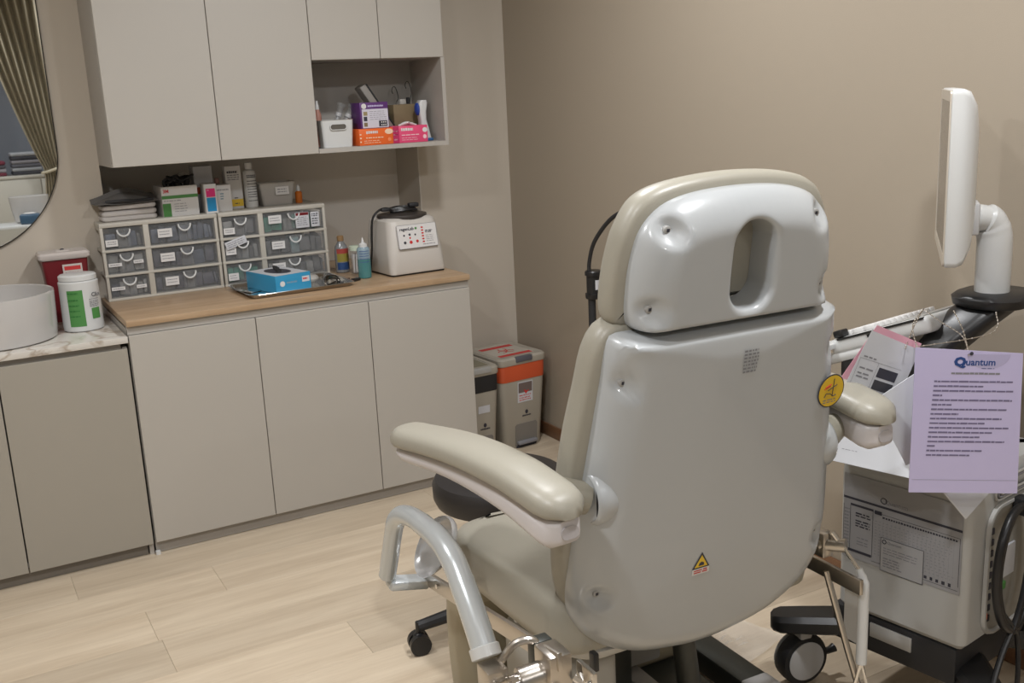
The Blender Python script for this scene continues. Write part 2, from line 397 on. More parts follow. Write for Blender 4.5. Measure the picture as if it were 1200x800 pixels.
t = thing('wipes_tub', 'white disinfectant wipes tub with green label beside the basin', 'tub', (-2.018, 4.062, .841), -.1)
B().lathe([(.062, 0), (.069, .004), (.071, .02), (.0685, .17), (.069, .172), (.069, .182), (.064, .186)], n=64, sx=1, sy=.92).build('body', M_white, t)
B().lathe([(.060, .186), (.0655, .188), (.066, .204), (.06, .209), (.03, .211)], n=48, sx=1, sy=.92).build('lid', M_white, t)
def curved(c, r0, a0, a1, z0, z1, m, name, parent, sy=1.0, n=16, taper=0.0):
    b = B(); rs = []
    for z in (z0, z1):
        rr = r0 - taper * (z - z0); rs.append([Vector((c[0] + rr * cos(a0 + (a1 - a0) * k / n), c[1] + rr * sy * sin(a0 + (a1 - a0) * k / n), z)) for k in range(n + 1)])
    b.loft(rs, False, False, closed=False); return b.build(name, m, parent)
g = curved((0, 0), .0718, radians(-128), radians(-82), .022, .155, M_green, 'green_label', t, .92, taper=.012)
g.data.transform(Matrix())
curved((0, 0), .0720, radians(-62), radians(-34), .045, .085, M_green, 'green_label', t, .92, taper=.012)
def dash_curve(r, sy, rows, a0, a1, m, parent, h=.003, name='print'):
    b = B()
    for z in rows:
        a = a0
        while a < a1 - .02:
            wd = min(random.uniform(.05, .16), a1 - a); pa = [Vector((r * cos(q), r * sy * sin(q), z)) for q in (a, a + wd / 2, a + wd)]
            b.loft([[p + Vector((0, 0, -h / 2)) for p in pa], [p + Vector((0, 0, h / 2)) for p in pa]], False, False, closed=False); a += wd + .03
    return b.build(name, m, parent)
dash_curve(.0722, .92, [.118, .110, .104, .098, .092], radians(-66), radians(-34), M_inkl, t, .0028)
dash_curve(.0725, .92, [.145, .12, .10, .08, .06], radians(-125), radians(-95), mat('dark_green', (.02, .16, .03), .5), t, .0035)
a = radians(-50); f = plane((.0712 * cos(a) - .012 * -sin(a) * -1 - .016, .0712 * .92 * sin(a) - .012, .134), (cos(a + pi / 2), sin(a + pi / 2), 0), (0, 0, 1))
text('Clin', .022, M_ink, t, f, bold=.0003)

# ------------------------------------------------------------------ clear drawer units
def drawer_unit(label, x0, x1, split, cols):
    t = thing('drawer_unit', label, 'drawer unit', (x0, 4.255, .897), group='ivory plastic drawer units on the worktop')
    Wd = x1 - x0; Dp = .35; Hh = .306
    b = B()
    b.box(-.001, Wd + .001, -.0015, Dp + .001, Hh - .018, Hh, bev=.004).box(-.001, Wd + .001, -.0015, Dp + .001, 0, .01, bev=.002)
    for z in (.1, .197): b.box(-.001, Wd + .001, -.0015, Dp - .002, z - .005, z + .005, bev=.0015)
    b.build('frame', M_frame, t)
    for xx in (0, Wd - .012):
        s = B()
        s.box(xx, xx + .012, 0, .03, 0, Hh - .01, bev=.002).box(xx, xx + .012, Dp - .03, Dp, 0, Hh - .01, bev=.002)
        for z in (.0, .095, .192, .278): s.box(xx, xx + .012, .03, Dp - .03, z, z + .012)
        s.build('side_panel', M_frame, t)
    P('divider', M_frame, t, split - .011, split + .011, .0, Dp - .02, .008, Hh - .012, bev=.002)
    P('back_panel', M_frame, t, .012, Wd - .012, Dp - .012, Dp, .01, Hh - .015)
    k = 0
    for r, (za, zb) in enumerate(((.203, .286), (.106, .190), (.012, .094))):
        for ccol, (xa, xb) in enumerate(((.013, split - .012), (split + .012, Wd - .013))):
            spec = cols[k]; k += 1
            d = B(); th = .0018
            d.box(xa, xb, .004, .004 + th, za, zb).box(xa, xa + th, .006, Dp - .03, za, zb - .015).box(xb - th, xb, .006, Dp - .03, za, zb - .015).box(xa, xb, .006, Dp - .03, za, za + th)
            d = d.build('drawer', M_clear, t, smooth=False)
            # contents: packed small goods seen through the clear front
            rn = random.Random(hash(label) % 97 + k * 13 + 5) if False else random.Random(k * 31 + int(x0 * -100))
            cts = spec[0]; m1, m2 = cts
            xx = xa + .006
            cc = B(); c2 = B()
            while xx < xb - .014:
                ww = rn.uniform(.018, .05); ww = min(ww, xb - .006 - xx); hh = rn.uniform(.72, .98) * (zb - za - .012)
                tgt = cc if rn.random() < .55 else c2
                mt = Matrix.Translation((xx + ww / 2, .012 + .03 + rn.uniform(0, .015), za + .003 + hh / 2)) @ Euler((rn.uniform(-.2, .2), rn.uniform(-.12, .12), 0)).to_matrix().to_4x4()
                tgt.box(-ww * .46, ww * .46, -.025, .06, -hh * .48, hh * .48, bev=.004, mtx=mt); xx += ww
            if len(cc.bm.verts): cc.build('contents', m1, d)['kind'] = 'stuff'
            if len(c2.bm.verts): c2.build('contents', m2, d)['kind'] = 'stuff'
            hx = xa + (xb - xa) * spec[1]; hz = zb - .008
            B().tube([(hx + .024 * cos(a), -.006 - .006 * sin(a * 1), hz - .026 * sin(a)) for a in [pi * q / 10 for q in range(11)]], .0035, 8).build('handle', M_white, d)
            P('handle_flap', M_clear, d, hx - .024, hx + .024, .001, .0035, za + .004, zb - .005, bev=.001)
            lx, lz, lw, lh = spec[2]
            f = plane((xa + (xb - xa) * lx, -.0015, za + lz), (1, 0, 0), (0, 0, 1))
            c = B().box(0, lw, 0, lh, -.003, .0004, mtx=f).build('label_card', M_paper, d, smooth=False)
            dashes(f, .006, lw - .005, [lh * .68, lh * .36] if lh > .02 else [lh * .5], .0032, M_inkl, c, z=.0008, word=(.003, .009), gap=.0015)
            if len(spec) > 3:
                lx, lz, lw, lh = spec[3]
                f = plane((xa + (xb - xa) * lx, -.0015, za + lz), (1, 0, 0), (0, 0, 1))
                c = B().box(0, lw, 0, lh, -.003, .0004, mtx=f).build('label_card', M_paper, d, smooth=False)
                dashes(f, .004, lw - .004, [lh * .5], .003, M_inkl, c, z=.0008, word=(.003, .009), gap=.0015)
    return t
mc = lambda n, c: mat('contents_' + n, c, .45, var=.45, vscale=60)
gb = mc('grey_blue', (.07, .085, .12)); dg = mc('dark', (.05, .05, .07)); pw = mc('pale', (.22, .22, .21)); gn = mc('green', (.04, .20, .14)); lt = mc('mid', (.10, .10, .10)); rd = mc('red', (.30, .06, .05)); tl = mc('teal', (.22, .35, .36))
sm = (.02, .012, .045, .026)
drawer_unit('left drawer unit of two, ivory plastic, under the glove box and folded cloths', -1.895, -1.443, .172,
    [((gb, lt), .5, sm), ((gb, gb), .53, (.12, .028, .055, .034)),
     ((pw, lt), .5, (.02, .03, .05, .013), (.66, .035, .038, .013)), ((dg, gb), .53, (.12, .028, .055, .034)),
     ((pw, dg), .5, (.02, .03, .05, .013), (.66, .03, .038, .013)), ((dg, lt), .53, (.15, .025, .052, .034))])
drawer_unit('right drawer unit of two, ivory plastic, behind the steel tray with blue glove box', -1.437, -.984, .172,
    [((pw, lt), .5, sm), ((gn, pw), .50, (.08, .038, .055, .034)),
     ((pw, lt), .5, (.02, .025, .042, .03)), ((lt, tl), .50, (.1, .028, .055, .032)),
     ((gn, lt), .5, (.02, .012, .042, .03)), ((pw, lt), .45, (.08, .03, .055, .032))])
# packet pinned across the right unit
f = plane((-1.378, 4.2485, 1.077), (1, 0, .30), (0, 0, 1))
t = B().box(-.045, .045, -.016, .016, 0, .003, bev=.001, mtx=f).build('blister_packet', M_paperg); tag(t, 'small grey printed packet stuck crosswise on the right drawer unit', 'packet')
dashes(f, -.038, .04, [.008, 0, -.008], .003, M_inkl, t, z=.0035)
t = P('medicine_carton', M_paperg, None, -1.119 , -1.06, 4.246, 4.2535, 1.110, 1.175, bev=.001); tag(t, 'pale printed carton with dark red top on right drawer unit front', 'carton')
f = plane((-1.119, 4.246, 1.110), (1, 0, 0), (0, 0, 1))
b = B(); patch(b, f, .002, .057, .052, .064, .0005); b.build('red_band', M_darkred, t, smooth=False)
dashes(f, .006, .054, [.044, .036, .028, .02, .012], .003, M_inkl, t, z=.0006)
t = P('medicine_carton', M_paperg, None, -1.052, -1.015, 4.246, 4.2535, 1.110, 1.172, bev=.001); tag(t, 'narrow pale carton with black marks at the right unit corner', 'carton')
dashes(plane((-1.052, 4.246, 1.110), (1, 0, 0), (0, 0, 1)), .004, .034, [.054, .046, .034, .024, .014], .005, M_ink, t, z=.0006, word=(.003, .01))

# ------------------------------------------------------------------ things standing on the drawer units
ZT = 1.203
t = thing('folded_cloths', 'pile of folded white cloths on the left drawer unit', 'cloth', (-1.77, 4.39, ZT), .03)
z = 0
for i in range(3):
    b = B(); hh = .021
    pts = rrect(.105 - i * .002, .095, .02, 5); rg = []
    for dz, ins in ((0, .006), (.004, 0), (hh * .5, -.002), (hh - .004, .0), (hh, .008)):
        rg.append([Vector((x + .002 * sin(9 * y * 10 + i), y, z + dz + .002 * sin(x * 40 + i * 2))) for x, y in inset(pts, ins)])
    b.loft(rg).build('fold', M_cloth, t); z += hh + .0005
t = thing('fabric_pouch', 'dark grey fabric pouch draped over the folded white cloths', 'pouch', (-1.775, 4.375, ZT + .066), .1)
b = B(); N = 16; top = []; 
for j in range(N + 1):
    rowp = []
    for i in range(N + 1):
        u, v = i / N * 2 - 1, j / N * 2 - 1
        zz = .035 * (1 - .5 * u * u) * (1 - .8 * v * v) + .010 * sin(3.1 * u + 1.3) * cos(2.6 * v) + (.012 if v > .1 else -.004)
        rowp.append(Vector((u * .125 + .01 * v, v * .10, max(.003, zz))))
    top.append(rowp)
b.loft(top, False, False, closed=False)
bot = [[Vector((p.x, p.y, p.z - .004 if p.z > .008 else p.z - .002)) for p in r] for r in top]; b.loft(bot, False, False, closed=False)
for e in ([r[0] for r in top], [r[-1] for r in top], top[0], top[-1]):
    b.loft([e, [Vector((p.x, p.y, p.z - .004 if p.z > .008 else p.z - .002)) for p in e]], False, False, closed=False)
b.build('cover', M_greycloth, t)
B().tube([(-.09, -.085, .012), (-.03, -.103, .014), (.03, -.1, .010), (.09, -.09, .012)], .007, 8, 5).build('zip_edge', M_blackm, t)

def carton(name, label, x0, x1, y0, d, z0, h, m, rz=0.0, cat='box', open_top=False, group=None):
    cxx = (x0 + x1) / 2; t = thing(name, label, cat, (cxx, y0, z0), rz, group); hw = (x1 - x0) / 2
    if open_top:
        th = .002; b = B()
        b.box(-hw, hw, 0, th, 0, h).box(-hw, hw, d - th, d, 0, h).box(-hw, -hw + th, th, d - th, 0, h).box(hw - th, hw, th, d - th, 0, h).box(-hw + th, hw - th, th, d - th, 0, th)
        b.build('carton_body', m, t, smooth=False)
    else: P('carton_body', m, t, -hw, hw, 0, d, 0, h, bev=.0015)
    return t, plane((-hw, -.0002, 0), (1, 0, 0), (0, 0, 1))
def area(t, f, x0, x1, y0, y1, m, name='colour_panel', z=.0004):
    b = B(); patch(b, f, x0, x1, y0, y1, z); return b.build(name, m, t, smooth=False)
t, f = carton('supply_box', 'open white box with green stripe on the left drawer unit', -1.640, -1.498, 4.30, .15, ZT, .118, M_paper, .02, open_top=True)
area(t, f, .0, .142, .070, .083, M_green); area(t, f, .0, .032, .0, .052, M_green, z=.0006)
text('3M', .018, M_red, t, f @ Matrix.Translation((.006, .100, .0004)), bold=.0006)
dashes(f, .006, .075, [.062], .003, M_inkl, t); dashes(f, .045, .10, [.048, .038, .028, .018], .0022, M_inkl, t)
t = thing('gloves_bundle', 'bunch of black gloves and plastic spilling from the green-striped box', 'gloves', (-1.58, 4.375, ZT + .118), 0)
b = B()
for i in range(9):
    a = random.uniform(-.05, .055); c0 = random.uniform(-.04, .04)
    b.tube([(a, c0, -.02), (a + random.uniform(-.02, .02), c0 + .01, .016), (a + random.uniform(-.04, .04), c0 + random.uniform(-.02, .02), .026 + random.uniform(0, .01)), (a + random.uniform(-.04, .04), c0 - .02, .010)], [.012, .014, .011, .006], 8, 4, flat=.6)
b.build('gloves', M_blackm, t)
B().tube([(.02, .03, .0), (.045, .05, .03), (.07, .05, .035)], [.012, .016, .01], 8, 4).build('wrapper', M_frost, t)
t, f = carton('tall_carton', 'tall light grey carton with red band behind the pink and blue box', -1.485, -1.408, 4.40, .07, ZT, .185, M_paperg)
area(t, f, 0, .077, .072, .100, M_redorange)
t, f = carton('striped_carton', 'slim upright carton with pink and blue panels', -1.476, -1.428, 4.275, .09, ZT, .118, M_paper, -.05)
area(t, f, .006, .042, .066, .100, mat('hot_pink', (.70, .02, .18), .4)); area(t, f, .006, .042, .008, .063, M_cyan)
text('3M', .007, M_paper, t, f @ Matrix.Translation((.009, .093, .0008)))
t, f = carton('white_carton', 'small white carton beside the pink and blue box', -1.424, -1.36, 4.31, .09, ZT, .108, M_paper, .0)
dashes(f, .006, .056, [.088], .006, M_inkl, t, word=(.003, .007), gap=.002); dashes(f, .018, .034, [.072, .062, .052], .006, M_bluecl, t)
t = thing('dropper_bottle', 'small pinkish bottle cap poking up behind the white carton', 'bottle', (-1.386, 4.425, ZT), 0)
B().lathe([(.013, 0), (.014, .004), (.014, .09), (.008, .1), (.008, .105)], n=20).build('body', M_frost, t)
B().lathe([(.010, .104), (.010, .128), (.007, .131)], n=20).build('cap', mat('dusty_pink', (.45, .25, .22), .5), t)
t, f = carton('tall_carton', 'tall white carton with yellow base next to the spray bottle', -1.362, -1.295, 4.375, .05, ZT, .178, M_paper)
area(t, f, .004, .066, .01, .040, M_yellow)
dashes(f, .008, .052, [.153], .010, M_ink, t, word=(.006, .008), gap=.0015); dashes(f, .008, .064, [.140, .131, .122], .004, M_inkl, t); dashes(f, .03, .05, [.045, .022], .004, M_ink, t, z=.0008)
t = thing('white_bottle', 'tall white bottle with black print on the right drawer unit', 'bottle', (-1.262, 4.372, ZT), 0)
B().lathe([(.024, 0), (.0265, .003), (.0265, .145), (.022, .155), (.013, .16), (.013, .165)], n=32).build('body', M_white, t)
B().lathe([(.015, .163), (.0155, .166), (.0155, .186), (.012, .189)], n=24).build('cap', M_white, t)
dash_curve(.0268, 1, [.135, .128], radians(-130), radians(-40), M_ink, t, .005)
dash_curve(.0268, 1, [.112, .100, .088, .078, .066, .056, .046, .03], radians(-130), radians(-30), M_ink, t, .0035)
t = thing('clear_tub', 'clear plastic tub of pink sachets on the right drawer unit', 'container', (-1.152, 4.40, ZT), 0)
rg = []
for z, hx, hy in ((.0, .064, .045), (.095, .076, .055), (.098, .08, .058), (.098, .078, .056), (.004, .062, .043)):
    rg.append([Vector((x, y, z)) for x, y in rrect(hx, hy, .012, 4)])
B().loft(rg, True, True).build('tub_body', M_frost, t)
b = B().box(-.05, .05, -.035, .03, .006, .05, bev=.006).box(-.0, .06, -.036, .0, .05, .08, bev=.006); b.build('contents', mat('dusty_rose', (.30, .12, .13), .5, var=.3, vscale=60), t)
f = plane((-.012, -.058, .045), (1, 0, 0), (0, .1, 1)); c = B().box(0, .058, 0, .034, -.001, .0015, mtx=f).build('label_card', M_paper, t)
dashes(f, .008, .05, [.023, .012], .004, M_inkl, c, z=.002)
t = thing('ointment_bottle', 'tiny orange bottle with white cap beside the clear tub', 'bottle', (-1.052, 4.385, ZT), 0)
B().lathe([(.014, 0), (.015, .003), (.015, .045), (.008, .052)], n=20).build('body', M_amber, t)
B().lathe([(.0085, .05), (.0085, .068), (.004, .076), (.003, .078)], n=16).build('cap', M_white, t)

# ------------------------------------------------------------------ steel tray with glove box
t = thing('steel_tray', 'shallow stainless steel tray in front of the drawer units', 'tray', (-1.225, 4.045, .898), .03)
rg = []
o = rrect(.218, .165, .035, 6)
for ins, z in ((.024, 0), (.018, .001), (.007, .014), (.004, .016), (0, .017), (-.001, .0155), (.004, .0145), (.008, .012), (.019, .002), (.03, .0016)):
    rg.append([Vector((x, y, z)) for x, y in inset(o, ins)])
B().loft(rg).build('pan', M_chrome, t)
t = thing('glove_box', 'bright blue box of gloves lying on the steel tray', 'box', (-1.322, 3.925, .9008), radians(13))
b = B().box(0, .158, 0, .235, 0, .067, bev=.0015); b.build('carton_body', M_blue, t, mtx=Matrix.Translation((0, 0, 0)))
f = plane((0, 0, .0672), (1, 0, 0), (0, 1, 0)); area(t, f, .004, .154, .004, .23, M_paperg, 'top_print', .0003)
B().prism([(.079 + .045 * cos(a), .12 + .075 * sin(a)) for a in [2 * pi * k / 24 for k in range(24)]], .0001, .0012, f).build('opening', M_ink, t)
b = B()
for i in range(4): b.tube([(.06 + .012 * i, .07 + .03 * i, .066), (.07 + .01 * i, .09 + .03 * i, .078), (.085 + .01 * i, .11 + .02 * i, .068)], .008, 8, 4, flat=.5)
b.build('black_gloves', M_blackm, t)
f = plane((0, -.0003, 0), (1, 0, 0), (0, 0, 1))
B().prism([(.03 + .011 * cos(a), .034 + .011 * sin(a)) for a in [2 * pi * k / 20 for k in range(20)]], 0, .0005, f).build('logo_disc', M_paper, t)
dashes(f, .05, .10, [.036], .007, M_bluecl, t, word=(.004, .008), gap=.002); area(t, f, .118, .152, .03, .052, M_paperg, 'sticker'); dashes(f, .122, .148, [.042], .006, M_red, t, z=.0008)
t = thing('foil_packet', 'silver foil packet at the left end of the tray', 'packet', (-1.385, 4.08, .9008), .4)
b = B().box(-.035, .03, -.05, .05, 0, .004, bev=.0015); b.build('foil', M_chrome, t)
t = thing('foil_packet', 'crumpled white and clear packet at the right end of the tray', 'packet', (-1.12, 4.10, .9008), -.3)
b = B(); b.ell((0, 0, .016), (.03, .045, .016), 12, 6); b.build('foil', M_frost, t)
t = thing('steel_tool', 'dark metal clamp lying on the right end of the tray', 'tool', (-1.055, 4.05, .9008), .7)
B().tube([(-.04, 0, .006), (-.01, .01, .016), (.03, 0, .012), (.05, -.01, .006)], [.006, .010, .009, .004], 8, 4).build('jaw', mat('dark_chrome', (.2, .19, .18), .2, 1), t)

# ------------------------------------------------------------------ bottles by the centrifuge
t = thing('sanitizer_bottle', 'clear bottle with red, yellow and blue label and brown cap', 'bottle', (-.925, 4.26, .897), 0)
B().lathe([(.026, 0), (.03, .004), (.03, .085), (.026, .115), (.013, .135), (.012, .14)], n=28).build('body', mat('bottle_grey', (.25, .26, .27), .15, alpha=.75), t)
curved((0, 0), .0304, radians(-150), radians(-20), .085, .106, mat('muted_red', (.35, .05, .04), .5), 'red_label', t); curved((0, 0), .0306, radians(-150), radians(-20), .05, .085, mat('olive_yellow', (.27, .22, .04), .5), 'yellow_label', t); curved((0, 0), .0306, radians(-150), radians(-20), .015, .046, mat('deep_blue', (.02, .06, .18), .5), 'blue_label', t)
B().lathe([(.0145, .138), (.0145, .158), (.012, .16)], n=20).build('cap', mat('bronze_cap', (.28, .17, .08), .4), t)
t = thing('cotton_jar', 'small clear jar of swabs with pale lid beside the centrifuge', 'jar', (-.885, 4.19, .897), 0)
B().lathe([(.024, 0), (.026, .003), (.026, .095), (.024, .1)], n=24).build('glass', M_clear, t)
b = B()
for i in range(9):
    a = i * 2.4; b.cyl((.013 * cos(a), .013 * sin(a), .004), (.015 * cos(a + .4), .015 * sin(a + .4), .085), .004, 8)
b.build('swabs', M_paper, t)
B().lathe([(.028, .1), (.028, .118), (.025, .12)], n=24).build('lid', mat('pale_green_lid', (.55, .62, .50), .4), t)
t = thing('gel_bottle', 'squeeze bottle with teal gel and white nozzle before the centrifuge', 'bottle', (-.905, 4.045, .897), 0)
B().lathe([(.024, 0), (.0275, .003), (.0275, .08), (.0272, .081)], n=28).build('gel', M_teal, t)
B().lathe([(.0272, .081), (.0272, .122), (.022, .13), (.012, .132)], n=28).build('body', M_bluecl, t)
B().lathe([(.018, .130), (.018, .143), (.010, .147), (.006, .15), (.0025, .168), (.0015, .17)], n=20).build('nozzle_cap', M_white, t)
dash_curve(.0278, 1, [.115, .105, .095, .083, .07], radians(-150), radians(-60), M_navy, t, .003)
t = thing('black_clip', 'black plastic clip lying near the gel bottle', 'clip', (-.965, 4.0, .897), .5)
b = B().box(-.02, .02, -.012, .012, 0, .012, bev=.004); b.tube([(-.03, .0, .004), (-.06, .03, .004), (-.03, .06, .004), (.02, .05, .004)], .0035, 8, 4); b.build('clip', M_black, t)

# ------------------------------------------------------------------ centrifuge
t = thing('centrifuge', 'white benchtop centrifuge with sloped control panel on the worktop', 'centrifuge', (-.69, 3.965, .897), radians(3))
rg = []
for z, hx, y0, y1, r in ((.008, .128, 0, .26, .02), (.016, .132, -.004, .265, .03), (.1, .128, .006, .262, .035), (.2, .118, .022, .255, .04), (.225, .114, .03, .25, .04), (.236, .102, .045, .24, .04), (.238, .09, .06, .225, .04)):
    rg.append([Vector((x, y, z)) for x, y in rrect(hx, (y1 - y0) / 2, r, 6, 0, (y0 + y1) / 2)])
B().loft(rg).build('housing', mat('centrifuge_white', (.56, .53, .49), .35), t)
P('base', M_black, t, -.122, .122, .006, .25, .0, .012, bev=.003)
B().lathe([(.106, .232), (.108, .238), (.106, .246), (.08, .252), (.01, .254)], c=(0, .135, 0), n=48).build('lid', mat('lid_dark', (.045, .038, .035), .35), t)
f = plane((-.088, -.0005, .112), (1, 0, 0), (0, .19, 1))
pn = B().prism(rrect(.092, .05, .006, 3, .092, .05), -.004, .0022, f @ Matrix.Translation((0, 0, 0))).build('control_panel', M_paper, t)
rimb = B(); o = rrect(.092, .05, .006, 3, .092, .05); rimb.loft([[f @ Vector((x, y, .0028)) for x, y in o], [f @ Vector((x, y, .0028)) for x, y in inset(o, .0015)]], False, False); rimb.build('panel_border', M_inkl, pn)
text('regenLab', .018, M_ink, pn, f @ Matrix.Translation((.012, .082, .003)), bold=.0004)
for i, (px, py, m, r) in enumerate(((.030, .056, M_ink, .004), (.056, .058, M_ink, .005), (.082, .056, M_ink, .004), (.056, .044, M_red, .004), (.030, .026, M_ink, .006), (.058, .026, M_red, .007), (.088, .028, M_red, .006), (.088, .082, M_green, .005))):
    c = [(px + r * cos(a), py + r * sin(a)) for a in [2 * pi * k / 14 for k in range(14)]]
    B().prism(c, .0022, .0034, f).build('button', m, pn)
bb = B()
for i in range(6): patch(bb, f, .112, .122, .02 + i * .012, .026 + i * .012, .003)
bb.build('indicator_marks', M_red, pn, smooth=False)
dashes(f, .13, .165, [.068, .062], .004, M_ink, pn, z=.003, ends=[1, .9]); dashes(f, .13, .168, [.048, .04, .032, .024], .002, M_inkl, pn, z=.003); dashes(f, .112, .172, [.012], .003, M_inkl, pn, z=.003)
t = thing('power_cable', 'coiled black power cable with plug lying on the centrifuge lid', 'cable', (-.69, 4.10, 1.151), 0)
b = B()
for k in range(4):
    b.tube([(-.055 + .01 * sin(k), -.03 + k * .012, .006 + .003 * k), (.0, -.045 + k * .012, .010 + .003 * k), (.05, -.03 + k * .01, .006 + .003 * k), (.05, .0 + k * .008, .006 + .003 * k), (-.0, .02 + k * .008, .010 + .003 * k), (-.055, .0 + k * .008, .006 + .003 * k)], .0045, 8, 5, closed=True)
b.build('cable', M_black, t)
b = B().tube([(-.05, 0, .010), (-.085, -.01, .022), (-.125, -.02, .012), (-.15, -.02, -.02), (-.155, -.01, -.09), (-.155, .0, -.15), (-.15, .05, -.25)], .005, 8, 6); b.build('lead', M_black, t)
B().box(.02, .065, -.03, .0, .018, .036, bev=.006).build('plug', M_blackm, t)
B().box(-.11, -.07, -.035, -.012, .010, .026, bev=.006).build('connector', M_blackm, t)

# ------------------------------------------------------------------ open shelf contents (shelf board top z)
ZS = ZU + .0185
t = thing('storage_basket', 'white plastic basket with oval hand hole on the open shelf', 'basket', (-.962, 4.065, ZS), 0)
rg = [];
def wallring(hx, hy, r, z): return [Vector((x, y + .10, z)) for x, y in rrect(hx, hy, r, 4)]
rg = [wallring(.062, .092, .012, 0), wallring(.069, .1, .014, .108), wallring(.0715, .1025, .015, .11), wallring(.067, .098, .012, .11), wallring(.060, .09, .01, .003)]
B().loft(rg).build('basket_body', M_white, t)
f = plane((0, -.0006, .082), (1, 0, 0), (0, -.066, 1))
B().prism(rrect(.034, .011, .0109, 6), -.003, .0022, f).build('hand_hole', mat('hole_shade', (.11, .10, .085), .8), t)
rim = B(); o = rrect(.036, .013, .0129, 6); rim.loft([[f @ Vector((x, y, h)) for x, y in inset(o, i)] for i, h in ((0, .0), (0, .004), (.003, .004), (.003, 0))], False, False, loop=True); rim.build('hole_rim', M_white, t)
t = thing('spray_bottle', 'small reddish bottle at the left end of the open shelf', 'bottle', (-1.02, 4.135, ZS + .0035), 0)
B().lathe([(.013, 0), (.015, .003), (.015, .13), (.010, .145), (.009, .15)], n=20).build('body', mat('rose_liquid', (.45, .22, .17), .2, alpha=.85), t)
B().lathe([(.008, .148), (.008, .165), (.005, .172), (.0045, .185)], n=16).build('nozzle', M_white, t)
t = thing('syringe_pack', 'clear syringe packs leaning up out of the white basket', 'syringe', (-.935, 4.16, ZS + .02), 0)
for k, (dx, an) in enumerate(((-.03, 22), (.0, 30))):
    b = B(); mt = Matrix.Translation((dx, .01 * k, .0)) @ Matrix.Rotation(radians(an), 4, 'Y'); b.cyl(mt @ Vector((0, 0, 0.01)), mt @ Vector((0, 0, .155)), .014); b.cyl(mt @ Vector((0, 0, .155)), mt @ Vector((0, 0, .165)), .02); b.build('barrel', M_clear, t)
    b = B(); b.cyl(mt @ Vector((0, 0, 0.0)), mt @ Vector((0, 0, .115)), .006); b.cyl(mt @ Vector((0, 0, .11)), mt @ Vector((0, 0, .125)), .0135); b.build('plunger', M_lgrey, t)
mt = Matrix.Translation((.05, .02, .0)) @ Matrix.Rotation(radians(-8), 4, 'Z')
t = thing('glove_box', 'orange glove box under the purple carton on the shelf', 'box', (-.797, 4.07, ZS), radians(5))
hw = .078; P('carton_body', M_orange, t, -hw, hw, 0, .13, 0, .067, bev=.0015)
f = plane((-hw, -.0003, 0), (1, 0, 0), (0, 0, 1)); dashes(f, .032, .085, [.052], .012, M_paper, t, word=(.006, .010), gap=.002, ends=[1])
def oval(f, cx_, cy_, rx, ry, m, t, name, h=.0006):
    return B().prism([(cx_ + rx * cos(a), cy_ + ry * sin(a)) for a in [2 * pi * k / 20 for k in range(20)]], 0, h, f).build(name, m, t)
pale = mat('pale_orange', (.85, .62, .45), .5)
oval(f, .137, .052, .019, .011, pale, t, 'badge'); dashes(f, .03, .11, [.03], .004, pale, t); dashes(f, .02, .10, [.018, .01], .002, pale, t); oval(f, .138, .02, .008, .008, mat('light_orange', (.85, .25, .1), .5), t, 'round_mark'); dashes(f, .002, .010, [.045, .03, .015], .006, pale, t)
t = thing('mask_carton', 'purple and white printed carton standing on the orange box', 'carton', (-.795, 4.08, ZS + .0675), radians(4))
hw = .064; P('carton_body', M_violet, t, -hw, hw, 0, .09, 0, .105, bev=.0012)
f = plane((-hw, -.0003, 0), (1, 0, 0), (0, 0, 1)); area(t, f, .008, .126, .002, .078, mat('lilac_white', (.60, .58, .66), .5))
oval(f, .018, .090, .011, .011, M_paper, t, 'round_logo', .0008); dashes(f, .036, .108, [.09], .007, M_purple, t, word=(.003, .006), gap=.0015)
area(t, f, .014, .032, .052, .068, mat('olive_tile', (.30, .24, .12), .5), 'icon_tile', .0006); area(t, f, .014, .030, .03, .048, M_ink, 'icon_tile', .0006); area(t, f, .014, .030, .008, .024, M_brown, 'icon_tile', .0006)
dashes(f, .042, .118, [.068, .06, .052, .044, .036], .002, M_inkl, t, z=.0006); area(t, f, .082, .12, .006, .03, M_ink, 'black_block', .0006)
b = B()
for i in range(2):
    for k in range(3): patch(b, f, .092 + k * .009, .097 + k * .009, .010 + i * .011, .015 + i * .011, .0009)
b.build('black_block_marks', M_paper, t, smooth=False)
t = thing('grey_machine_part', 'grey hinged metal bracket leaning behind the purple carton', 'bracket', (-.725, 4.20, ZS), 0)
mt = Matrix.Translation((-.03, 0, .11)) @ Matrix.Rotation(radians(-35), 4, 'Y')
b = B().box(-.018, .012, 0, .07, -.11, .17, bev=.004, mtx=Matrix.Translation((.03, 0, .10)) @ Matrix.Rotation(radians(-33), 4, 'Y')); b.build('arm', mat('taupe_plastic', (.26, .24, .215), .5), t)
b = B().box(.014, .02, 0.004, .066, -.10, .165, bev=.002, mtx=Matrix.Translation((.03, 0, .10)) @ Matrix.Rotation(radians(-33), 4, 'Y')); b.build('pad', M_blackm, t)
b = B().box(-.05, .03, .005, .065, .0, .01, bev=.002).box(-.04, -.01, .01, .06, .0, .15, bev=.004); b.build('foot', mat('taupe_plastic', (.3, .28, .26), .5), t)
t = thing('glove_box', 'pink glove box on the right of the open shelf', 'box', (-.645, 4.075, ZS), radians(-4))
hw = .081; P('carton_body', M_magenta, t, -hw, hw, 0, .13, 0, .070, bev=.0015)
f = plane((-hw, -.0003, 0), (1, 0, 0), (0, 0, 1)); area(t, f, 0, .034, 0.001, .069, M_magentad); pk = mat('pale_pink', (.85, .55, .6), .5)
dashes(f, .044, .097, [.055], .012, M_paper, t, word=(.006, .010), gap=.002, ends=[1]); oval(f, .150, .050, .011, .010, M_paper, t, 'badge')
